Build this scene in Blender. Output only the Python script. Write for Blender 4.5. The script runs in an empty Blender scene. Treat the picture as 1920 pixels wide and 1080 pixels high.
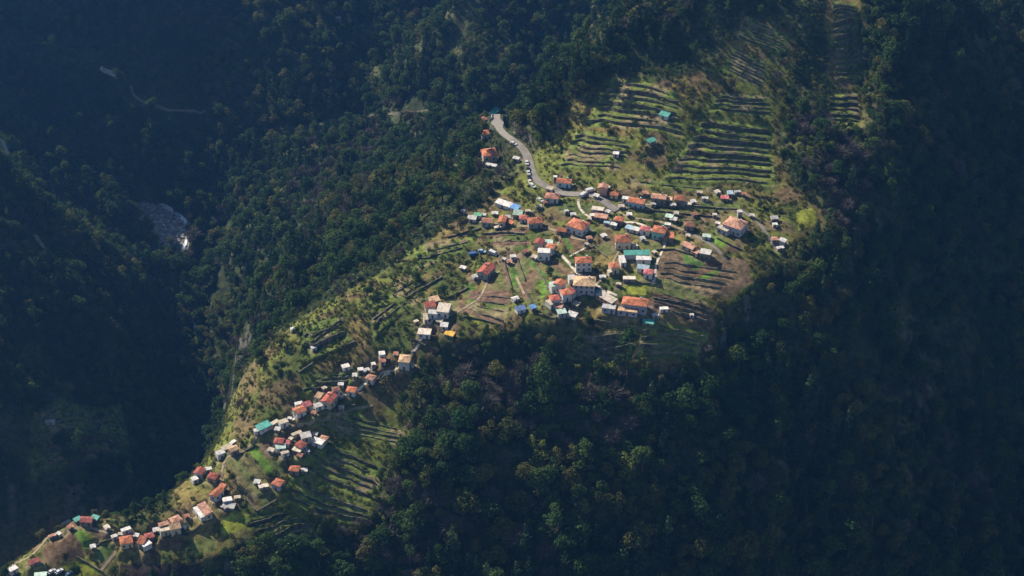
import bpy, math, random
import numpy as np
R = math.radians
rng = np.random.default_rng(7); random.seed(7)
scene = bpy.context.scene
COL = scene.collection

# ------------------------------------------------------------------ camera, sky, sun, exposure
CAM_H, DEPR, FPX = 600.0, 35.0, 4000.0
SUN_EL, SUN_AZ = 36.0, -47.0          # azimuth from +Y towards +X
cam = bpy.data.objects.new('camera', bpy.data.cameras.new('camera'))
COL.objects.link(cam)
cam.location = (0, 0, CAM_H); cam.rotation_euler = (R(90 - DEPR), 0, 0)
cam.data.sensor_width = 36.0; cam.data.lens = 36.0 * FPX / 1920.0
cam.data.clip_start = 1.0; cam.data.clip_end = 12000.0
scene.camera = cam
w = bpy.data.worlds.new('World'); scene.world = w; w.use_nodes = True
nt = w.node_tree
sky = nt.nodes.new('ShaderNodeTexSky'); sky.sky_type = 'NISHITA'; sky.sun_disc = False
sky.sun_elevation = R(SUN_EL); sky.sun_rotation = R(SUN_AZ); sky.altitude = 900
nt.links.new(sky.outputs[0], nt.nodes['Background'].inputs[0])
nt.nodes['Background'].inputs[1].default_value = 0.06
sun = bpy.data.objects.new('sun', bpy.data.lights.new('sun', 'SUN')); COL.objects.link(sun)
sun.data.energy = 5.0; sun.data.angle = R(0.5); sun.data.color = (1.0, 0.90, 0.74)
sun.rotation_euler = (R(90 - SUN_EL), 0, R(180 - SUN_AZ)); sun.location = (-300, 300, 900)
scene.view_settings.view_transform = 'Standard'; scene.view_settings.look = 'None'
scene.view_settings.exposure = 1.32; scene.view_settings.gamma = 1.0
scene.render.engine = 'CYCLES'
scene.cycles.use_denoising = True
scene.cycles.max_bounces = 5; scene.cycles.diffuse_bounces = 2; scene.cycles.transmission_bounces = 2
scene.cycles.volume_bounces = 0; scene.cycles.transparent_max_bounces = 4
scene.cycles.caustics_reflective = False; scene.cycles.caustics_refractive = False
HAZE_DENSITY = 0.000080
HAZE_COLOUR = (0.13, 0.38, 0.95)

# ------------------------------------------------------------------ projection
cd, sd = math.cos(R(DEPR)), math.sin(R(DEPR))
def ray(u, v):
    a = (u - 960) / FPX; b = (540 - v) / FPX
    d = np.array([a, cd + b * sd, -sd + b * cd])
    return d / np.linalg.norm(d)
def at_z(u, v, z):
    d = ray(u, v); t = (z - CAM_H) / d[2]
    return d[0] * t, d[1] * t
def project(x, y, z):
    dz = z - CAM_H
    depth = y * cd - dz * sd
    up = y * sd + dz * cd
    return 960 + FPX * x / depth, 540 - FPX * up / depth, depth

# ------------------------------------------------------------------ terrain
CP = [(1150,450,0),(1000,400,-3),(1300,420,2),(1450,430,0),(1100,350,3),(1300,350,4),(1450,350,4),
 (900,500,-10),(1100,560,-7),(1300,540,-6),(1400,540,-6),(800,560,-16),(760,640,-20),(860,620,-14),
 (960,590,-11),(1030,610,-10),(1200,620,-11),(1340,560,-8),
 (600,740,-34),(650,680,-30),(540,790,-40),(450,840,-47),(380,900,-52),(480,950,-54.5),(320,980,-58.5),(240,1010,-63),
 (170,975,-62),(60,1040,-72),(150,1060,-72),(0,1075,-78),(15,1060,-77),(70,1016,-71),(120,984,-66),(400,1000,-60),(600,770,-41),(740,800,-46),(700,960,-63),(650,900,-56),
 (560,1050,-70),(300,1075,-70),(400,1040,-63.5),(500,1010,-62),(440,970,-57),(640,1040,-76),(460,1075,-68),(850,700,-28),(850,900,-56),(850,1070,-82),(1100,700,-28),(1200,690,-24),
 (1100,900,-58),(1100,1070,-82),(1400,700,-35),(1400,900,-68),(1400,1070,-95),(1550,480,-10),(1520,400,0),
 (1650,600,-45),(1800,450,-40),(1650,300,8),(1800,300,-15),(1900,300,-30),(1900,600,-75),(1900,900,-125),
 (1650,900,-85),(1900,1070,-155),(1650,1070,-120),
 (1550,250,12),(1580,100,33),(1580,0,46),(1450,0,50),(1400,100,38),(1300,200,26),(1450,230,19),(1250,0,54),
 (1200,170,28),(1150,150,26),(1060,150,22),(1000,220,8),(1000,280,2),(930,230,0),(990,290,-1),(1010,345,0),
 (1150,20,50),(1700,100,25),(1900,50,0),
 (900,100,-140),(800,0,-115),(1000,40,-130),(700,150,-165),(850,300,-25),(800,300,-80),(700,300,-140),
 (700,215,-165),(530,240,-180),(600,300,-175),(600,500,-60),(700,420,-42),(520,650,-60),(440,720,-60),(620,560,-20),
 (700,520,-14),(830,430,-9),(920,330,-4),(880,400,-8),(375,625,-238),(500,560,-130),(450,420,-190),(600,400,-120),
 (560,600,-72),(430,690,-130),(480,690,-92),(340,430,-222),(300,400,-219),(285,430,-221),(335,470,-227),(255,392,-215),(335,500,-230),(150,850,-190),(200,600,-160),(250,920,-215),(50,900,-190),
 (100,700,-165),(0,700,-140),(200,450,-172),(100,450,-142),(100,300,-122),(0,265,-95),(200,300,-165),(250,150,-160),
 (100,150,-125),(100,0,-90),(300,0,-120),(500,0,-130),(0,0,-70),(500,120,-165),(330,300,-190)]
pts = []
for u, v, z in CP:
    x, y = at_z(u, v, z); pts.append((x, y, z))
RIVER = [(-232,1242,-222),(-206,1145,-239),(-188,1051,-258),(-180,960,-275),(-195,870,-287),(-260,790,-300)]
pts += RIVER[2:]
pts += [(-420,800,-190),(-420,950,-100),(-420,1150,-60),(-420,1350,-30),(-350,1600,20),(-100,1600,10),(100,1500,-40),(300,1500,0),
        (60,1180,-90),(140,1180,-30),(0,1090,-95),(250,1250,0),(500,1250,-60),(500,1050,-110),(450,850,-200),(350,680,-230),
        (100,620,-230),(-100,620,-230),(-260,640,-200),(-330,700,-230),(250,1100,30),(180,1060,55),(100,1080,62),(550,1500,20)]
P = np.array(pts); N = len(P)
def kern(r2): return 0.5 * r2 * np.log(r2 + 1e-9)
S = 200.0
Q = P[:, :2] / S
K = kern(((Q[:, None] - Q[None]) ** 2).sum(-1)) + np.eye(N) * 0.004
A = np.zeros((N + 3, N + 3)); A[:N, :N] = K; A[:N, N] = 1; A[:N, N+1:] = Q; A[N, :N] = 1; A[N+1:, :N] = Q.T
sol = np.linalg.solve(A, np.concatenate([P[:, 2], [0, 0, 0]]))
def tps(x, y):
    x = np.asarray(x, float) / S; y = np.asarray(y, float) / S
    out = np.full(x.shape, sol[N]) + sol[N+1] * x + sol[N+2] * y
    for i in range(N): out += sol[i] * kern((x - Q[i, 0]) ** 2 + (y - Q[i, 1]) ** 2)
    return out
LAT = rng.random((256, 256))
def vnoise(x, y, s, ox=0):
    x = np.asarray(x, float) / s + ox * 17.3 + 500; y = np.asarray(y, float) / s + ox * 31.7 + 500
    i = np.floor(x).astype(int); j = np.floor(y).astype(int); fx = x - i; fy = y - j
    fx = fx * fx * (3 - 2 * fx); fy = fy * fy * (3 - 2 * fy)
    g = lambda a, b: LAT[a % 256, b % 256]
    return (g(i, j) * (1 - fx) + g(i+1, j) * fx) * (1 - fy) + (g(i, j+1) * (1 - fx) + g(i+1, j+1) * fx) * fy
def fbm(x, y, s, ox=0, n=3):
    t = 0; a = 1; tot = 0
    for k in range(n):
        t = t + a * vnoise(x, y, s / 2 ** k, ox + k); tot += a; a *= .5
    return t / tot
STEP = 0.8
gx = np.concatenate([np.arange(-1500, -340, 14), np.arange(-340, -250, 3), np.arange(-250, 200, STEP), np.arange(200, 320, 3), np.arange(320, 900, 14)])
gy = np.concatenate([np.arange(420, 700, 5), np.arange(700, 1060, STEP), np.arange(1060, 1450, 2.5), np.arange(1450, 2400, 14)])
GX, GY = np.meshgrid(gx, gy)
def inpoly(px, py, poly):
    res = np.zeros(px.shape, bool); n = len(poly)
    for i in range(n):
        x1, y1 = poly[i]; x2, y2 = poly[(i+1) % n]
        if y1 == y2: continue
        c = ((y1 > py) != (y2 > py)) & (px < (x2 - x1) * (py - y1) / (y2 - y1) + x1)
        res ^= c
    return res
def smooth(a, b, x):
    t = np.clip((x - a) / (b - a), 0, 1); return t * t * (3 - 2 * t)
Z = tps(GX, GY)
# unseen mountain added beyond the valley, its crest shaped to set where shade falls
sx_, sy_ = math.sin(R(SUN_AZ)), math.cos(R(SUN_AZ))
def ridge(x, y):
    s = x * sx_ + y * sy_; p = x * sy_ - y * sx_
    crest = np.interp(p, [250, 400, 500, 600, 680, 750, 810, 880, 960, 1100], [190, 230, 250, 170, 120, 20, 0, 60, 80, 90]) + 70 * (fbm(p, s * 0, 110, 3) - .5) * 2
    f = smooth(1150, 1700, s)
    return f, crest
f, crest = ridge(GX, GY)
Z = np.minimum(Z, 90); Z = np.maximum(Z, -330)
S_ = GX * sx_ + GY * sy_; P_ = GX * sy_ - GY * sx_
cap = np.interp(P_, [560, 640, 690, 780, 840], [60, -115, -172, -172, -140]) + .57 * (S_ - 1100)  # ground beyond the valley cut low to let the sun in
kk_ = smooth(960, 1060, S_) * 1.0
low = -np.logaddexp(-Z / 8, -cap / 8) * 8
Z = Z * (1 - kk_) + np.minimum(Z, low) * kk_
Z = Z * (1 - f) + crest * f
def sampler(Zg):
    def h(x, y):
        x = np.asarray(x, float); y = np.asarray(y, float)
        i = np.clip(np.searchsorted(gx, x) - 1, 0, len(gx) - 2); j = np.clip(np.searchsorted(gy, y) - 1, 0, len(gy) - 2)
        fx = np.clip((x - gx[i]) / (gx[i+1] - gx[i]), 0, 1); fy = np.clip((y - gy[j]) / (gy[j+1] - gy[j]), 0, 1)
        return (Zg[j, i] * (1 - fx) + Zg[j, i+1] * fx) * (1 - fy) + (Zg[j+1, i] * (1 - fx) + Zg[j+1, i+1] * fx) * fy
    return h
hz = sampler(Z)
T = np.arange(760, 2600, 1.5)
def hit(u, v, h=0.0):
    d = ray(u, v)
    z = CAM_H + d[2] * T; g = hz(d[0] * T, d[1] * T) + h
    k = np.argmax(z < g)
    if k == 0: k = len(T) - 1
    a, b = T[k-1], T[k]
    for _ in range(7):
        m = (a + b) / 2
        if CAM_H + d[2] * m < hz(d[0] * m, d[1] * m) + h: b = m
        else: a = m
    return np.array([d[0] * b, d[1] * b])
def hits(l, step=25):
    out = []
    for (u0, v0), (u1, v1) in zip(l[:-1], l[1:]):
        n = max(1, int(math.hypot(u1 - u0, v1 - v0) / step))
        for k in range(n): out.append(hit(u0 + (u1 - u0) * k / n, v0 + (v1 - v0) * k / n))
    out.append(hit(*l[-1])); return out
def wpoly(l): return hits(list(l) + [l[0]], 40)[:-1]

# the open ground of the spur (fields, village, terraces); all else is forest
OPEN_PX = [(0,1062),(70,1015),(120,978),(165,963),(215,995),(300,975),(350,890),(400,845),(425,795),(432,755),(452,712),(503,652),(558,602),
 (622,562),(730,500),(790,465),(850,415),(900,390),(935,350),(975,330),(985,290),(1005,285),(1030,235),(1090,175),(1150,140),
 (1260,150),(1345,120),(1390,30),(1480,40),(1490,160),(1450,240),(1480,350),(1540,390),(1540,430),(1480,470),(1430,520),(1380,560),
 (1345,580),(1340,640),(1280,690),(1190,695),(1190,625),(1100,605),(1000,600),(940,625),(860,632),(820,640),(790,690),(760,740),
 (765,830),(715,870),(690,985),(600,990),(530,960),(470,1000),(400,1045),(300,1065),(200,1080),(0,1085)]
OPEN = wpoly(OPEN_PX)
OPEN2 = wpoly([(1548,2),(1612,2),(1618,245),(1555,240)])
open_mask = inpoly(GX, GY, OPEN) | inpoly(GX, GY, OPEN2)
def soften(m, n):
    m = m.astype(float)
    for _ in range(n):
        m[1:-1, 1:-1] = (m[1:-1, 1:-1] * 2 + m[:-2, 1:-1] + m[2:, 1:-1] + m[1:-1, :-2] + m[1:-1, 2:]) / 6
    return m
om = soften(open_mask, 14)
rough = np.clip(1.05 - 2.1 * soften(soften(open_mask, 1), 260), 0, 1); rough = rough * rough * (3 - 2 * rough)
Z = Z + rough * (11 * (fbm(GX, GY, 75, 11) - .5) * 2 + 4.0 * (fbm(GX, GY, 24, 5) - .5) * 2)
gul = np.abs(fbm(GX + 18 * fbm(GX, GY, 60, 8), GY * .35, 46, 21) - .5) * 2
bed_ = soften(inpoly(GX, GY, wpoly([(225,378),(270,372),(315,380),(362,416),(365,450),(350,500),(318,520),(300,480),(240,402)])), 40); rough = rough * (1 - np.clip(bed_ * 2, 0, 1))
far = smooth(-40, -120, Z) * rough
rib = np.abs(fbm(GX + 6 * fbm(GX, GY, 30, 8), GY * .25, 26, 61) - .5) * 2
Z = Z - smooth(70, 130, GX) * smooth(915, 880, GY) * rough * 9 * (1 - np.clip(rib * 2.6, 0, 1))
Z = Z - far * 13 * (1 - np.clip(gul * 2.4, 0, 1))
Z = Z + om * (1.3 * (fbm(GX, GY, 22, 40) - .5) * 2)
hz = sampler(Z)

# main road: levelled bed
def polyline(px, step=12, smooth_n=3):
    p = np.array(hits(px, step)); z = hz(p[:, 0], p[:, 1])
    p = np.column_stack([p, z])
    for _ in range(smooth_n): p[1:-1] = (p[:-2] + 2 * p[1:-1] + p[2:]) / 4
    d = np.concatenate([[0], np.cumsum(np.linalg.norm(np.diff(p[:, :2], axis=0), axis=1))])
    t = np.arange(0, d[-1], 1.2)
    return np.column_stack([np.interp(t, d, p[:, k]) for k in range(3)])
ROAD_PX = [(932,214),(927,229),(941,251),(968,266),(986,281),(994,302),(995,325),(1007,342),(1029,353),(1056,364),(1085,366),(1106,360),(1124,372),(1140,384),(1160,397)]
road_line = polyline(ROAD_PX, 8, 4)
def dist_line(x, y, line):
    best = np.full(x.shape, 1e9); zz = np.zeros(x.shape); kk = np.zeros(x.shape)
    for n, (a, b, c) in enumerate(line):
        d = (x - a) ** 2 + (y - b) ** 2; m = d < best
        best[m] = d[m]; zz[m] = c; kk[m] = n
    return np.sqrt(best), zz, kk
def level(line, half, blend):
    x0, x1 = line[:, 0].min() - half - blend, line[:, 0].max() + half + blend
    y0, y1 = line[:, 1].min() - half - blend, line[:, 1].max() + half + blend
    i0, i1 = np.searchsorted(gx, [x0, x1]); j0, j1 = np.searchsorted(gy, [y0, y1])
    sub = np.s_[j0:j1, i0:i1]
    d, zz, _ = dist_line(GX[sub], GY[sub], line)
    wgt = 1 - smooth(half, half + blend, d)
    Z[sub] = Z[sub] * (1 - wgt) + (zz - .15) * wgt
level(road_line, 4.0, 4.0)
hz = sampler(Z)

# terraces: name, four pixel corners (top-left, top-right, bottom-right, bottom-left), number of steps, label
BLOCKS = [
 ('a', (1150,142),(1270,172),(1285,262),(1092,240), 8, 'dry stone terrace wall in the upper half of the terraced hillside left of the bare trees'),
 ('b', (1080,244),(1190,262),(1160,322),(1045,318), 8, 'dry stone terrace wall between the bend of the road and the lone white hut'),
 ('c', (1318,222),(1450,235),(1452,352),(1235,342), 10, 'long level dry stone terrace wall in the shaded block right above the village'),
 ('d', (1400,28),(1478,62),(1466,105),(1378,70), 8, 'slanting terrace wall in the topmost terraced patch of the hill'),
 ('e', (1375,88),(1445,118),(1432,170),(1350,130), 8, 'slanting terrace wall in the patch just below the topmost terraces'),
 ('f', (1560,4),(1605,4),(1614,150),(1566,150), 13, 'short terrace wall in the upper part of the narrow strip of terraces up the wooded hill'),
 ('g', (1552,172),(1612,172),(1612,240),(1560,238), 7, 'short terrace wall at the foot of the narrow strip of terraces up the wooded hill'),
 ('h', (1232,538),(1342,572),(1336,618),(1210,580), 5, 'low wall of the bare brown terraces right of the big orange roof'),
 ('i', (1212,600),(1332,625),(1300,682),(1185,690), 6, 'green topped terrace wall at the forest edge below the brown terraces'),
 ('j', (632,764),(762,800),(752,838),(590,800), 5, 'broad terrace wall just below the row of houses on the narrow ridge'),
 ('k', (586,806),(716,868),(706,950),(540,868), 6, 'terrace wall slanting down to the forest edge in the green lower terraces'),
 ('l', (545,880),(700,955),(690,985),(530,945), 4, 'lowest terrace wall above the dark trees under the soil field'),
 ('m', (452,975),(540,950),(600,1010),(500,1055), 5, 'shaded terrace wall below the yellow green meadow'),
 ('n', (1170,332),(1345,350),(1340,362),(1185,350), 2, 'terrace wall just above the row of orange roofed cottages'),
 ('o', (880,545),(960,545),(945,622),(870,585), 5, 'low field wall in the curved olive and brown garden plots'),
 ('p', (760,470),(900,440),(880,470),(770,510), 3, 'grassy terrace wall on the slope left of the dark parked vehicles'),
 ('ho', (1246,484),(1392,503),(1352,556),(1228,530), 5, 'low bank between the curved ploughed strips right of the teal roofed yard'),
 ('s', (690,556),(790,500),(800,560),(700,640), 4, 'grassy terrace bank on the sunny scrub slope above the narrow ridge'),
 ('u', (1352,174),(1442,180),(1450,220),(1322,212), 5, 'terrace wall between the shaded block and the patch above it'),
 ('w', (565,612),(640,590),(660,640),(560,690), 3, 'grassy terrace bank on the rim of the scrub slope over the gorge'),
 ('x', (590,702),(680,690),(655,735),(560,742), 4, 'narrow terrace bank just above the row of ridge houses'),
 ('y', (1085,618),(1190,618),(1180,690),(1060,668), 6, 'terrace wall half hidden in the shade under the big bright orange roof'),
 ('z', (1040,372),(1110,380),(1100,410),(1050,405), 3, 'terrace wall on the small slope under the road end'),
 ('r', (905,440),(990,425),(995,470),(930,470), 4, 'terrace wall in the garden slope right of the parked vehicles'),
 ('q', (60,775),(230,760),(250,890),(60,905), 8, 'faint terrace wall in the dark shaded bank of the gorge'),
]
WALLS = []; tread = np.zeros(GX.shape); tread_id = np.full(GX.shape, -1)
bid = 0
for name, tl, tr, br, bl, n, lab in BLOCKS:
    c = [hit(*q) for q in (bl, br, tr, tl)]
    xs = [q[0] for q in c]; ys = [q[1] for q in c]
    i0, i1 = np.searchsorted(gx, [min(xs) - 2, max(xs) + 2]); j0, j1 = np.searchsorted(gy, [min(ys) - 2, max(ys) + 2])
    sub = np.s_[j0:j1, i0:i1]; X = GX[sub]; Y = GY[sub]
    s = np.full(X.shape, .5); t = np.full(X.shape, .5)
    (ax, ay), (bx_, by_), (cx, cy), (dx, dy) = c
    for _ in range(12):
        fx = ax*(1-s)*(1-t) + bx_*s*(1-t) + cx*s*t + dx*(1-s)*t - X
        fy = ay*(1-s)*(1-t) + by_*s*(1-t) + cy*s*t + dy*(1-s)*t - Y
        xs_ = (bx_-ax)*(1-t) + (cx-dx)*t; xt = (dx-ax)*(1-s) + (cx-bx_)*s
        ys_ = (by_-ay)*(1-t) + (cy-dy)*t; yt = (dy-ay)*(1-s) + (cy-by_)*s
        det = xs_*yt - xt*ys_; det = np.where(np.abs(det) < 1e-6, 1e-6, det)
        s = np.clip(s - (fx*yt - xt*fy)/det, -1, 2); t = np.clip(t - (xs_*fy - fx*ys_)/det, -1, 2)
    wob = .16 / n * 2 * (vnoise(s * 60, t * 0 + bid, 9, 60) - .5) * 2
    def quad(s, t): return (ax*(1-s)*(1-t) + bx_*s*(1-t) + cx*s*t + dx*(1-s)*t, ay*(1-s)*(1-t) + by_*s*(1-t) + cy*s*t + dy*(1-s)*t)
    tg = np.linspace(-.2, 1.2, 400); wg = tg + .13 / n * np.sin(2 * math.pi * .57 * n * tg + bid * 1.7)
    def winv(q): return np.interp(q, wg, tg)
    inside = (s > 0) & (s < 1) & (t > 0) & (t < 1)
    tt = np.clip(np.interp(t + wob, tg, wg), 0, .9999); k = np.floor(tt * n); fr = tt * n - k
    def lev(s, k):
        x, y = quad(s, winv((k + .5) / n)); return hz(x, y)
    depth_m = math.hypot((dx+cx-ax-bx_)/2, (dy+cy-ay-by_)/2) / n
    e = min(.35, .8 / depth_m)
    zl = lev(s, k); zp = lev(s, np.maximum(k - 1, 0))
    zn = np.where((k > 0) & (fr < e), zp + (zl - zp) * smooth(0, e, fr), zl) + .25 * fr
    edge = np.minimum(np.minimum(s, 1 - s) * 12, 1)
    zo = Z[sub].copy(); zo[inside] = (zn * edge + zo * (1 - edge))[inside]
    newZ = zo
    tr_ = tread[sub]; tr_[inside] = 1; ti = tread_id[sub]; ti[inside] = (bid * 40 + k)[inside]
    for q in range(1, n):
        m = max(8, int(math.hypot(*(np.array(quad(1, q/n)) - np.array(quad(0, q/n)))) / 1.6))
        ss = np.linspace(.02 + random.random() ** 2 * .16, .98 - random.random() ** 2 * .16, m)
        wb = .16 / n * 2 * (vnoise(ss * 60, ss * 0 + bid, 9, 60) - .5) * 2
        x, y = quad(ss, winv(q / n) - wb)
        WALLS.append((name, lab, np.column_stack([x, y, lev(ss, q - 1) - .5, lev(ss, q) + .22])))
    Z[sub] = newZ; hz = sampler(Z); bid += 1

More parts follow.
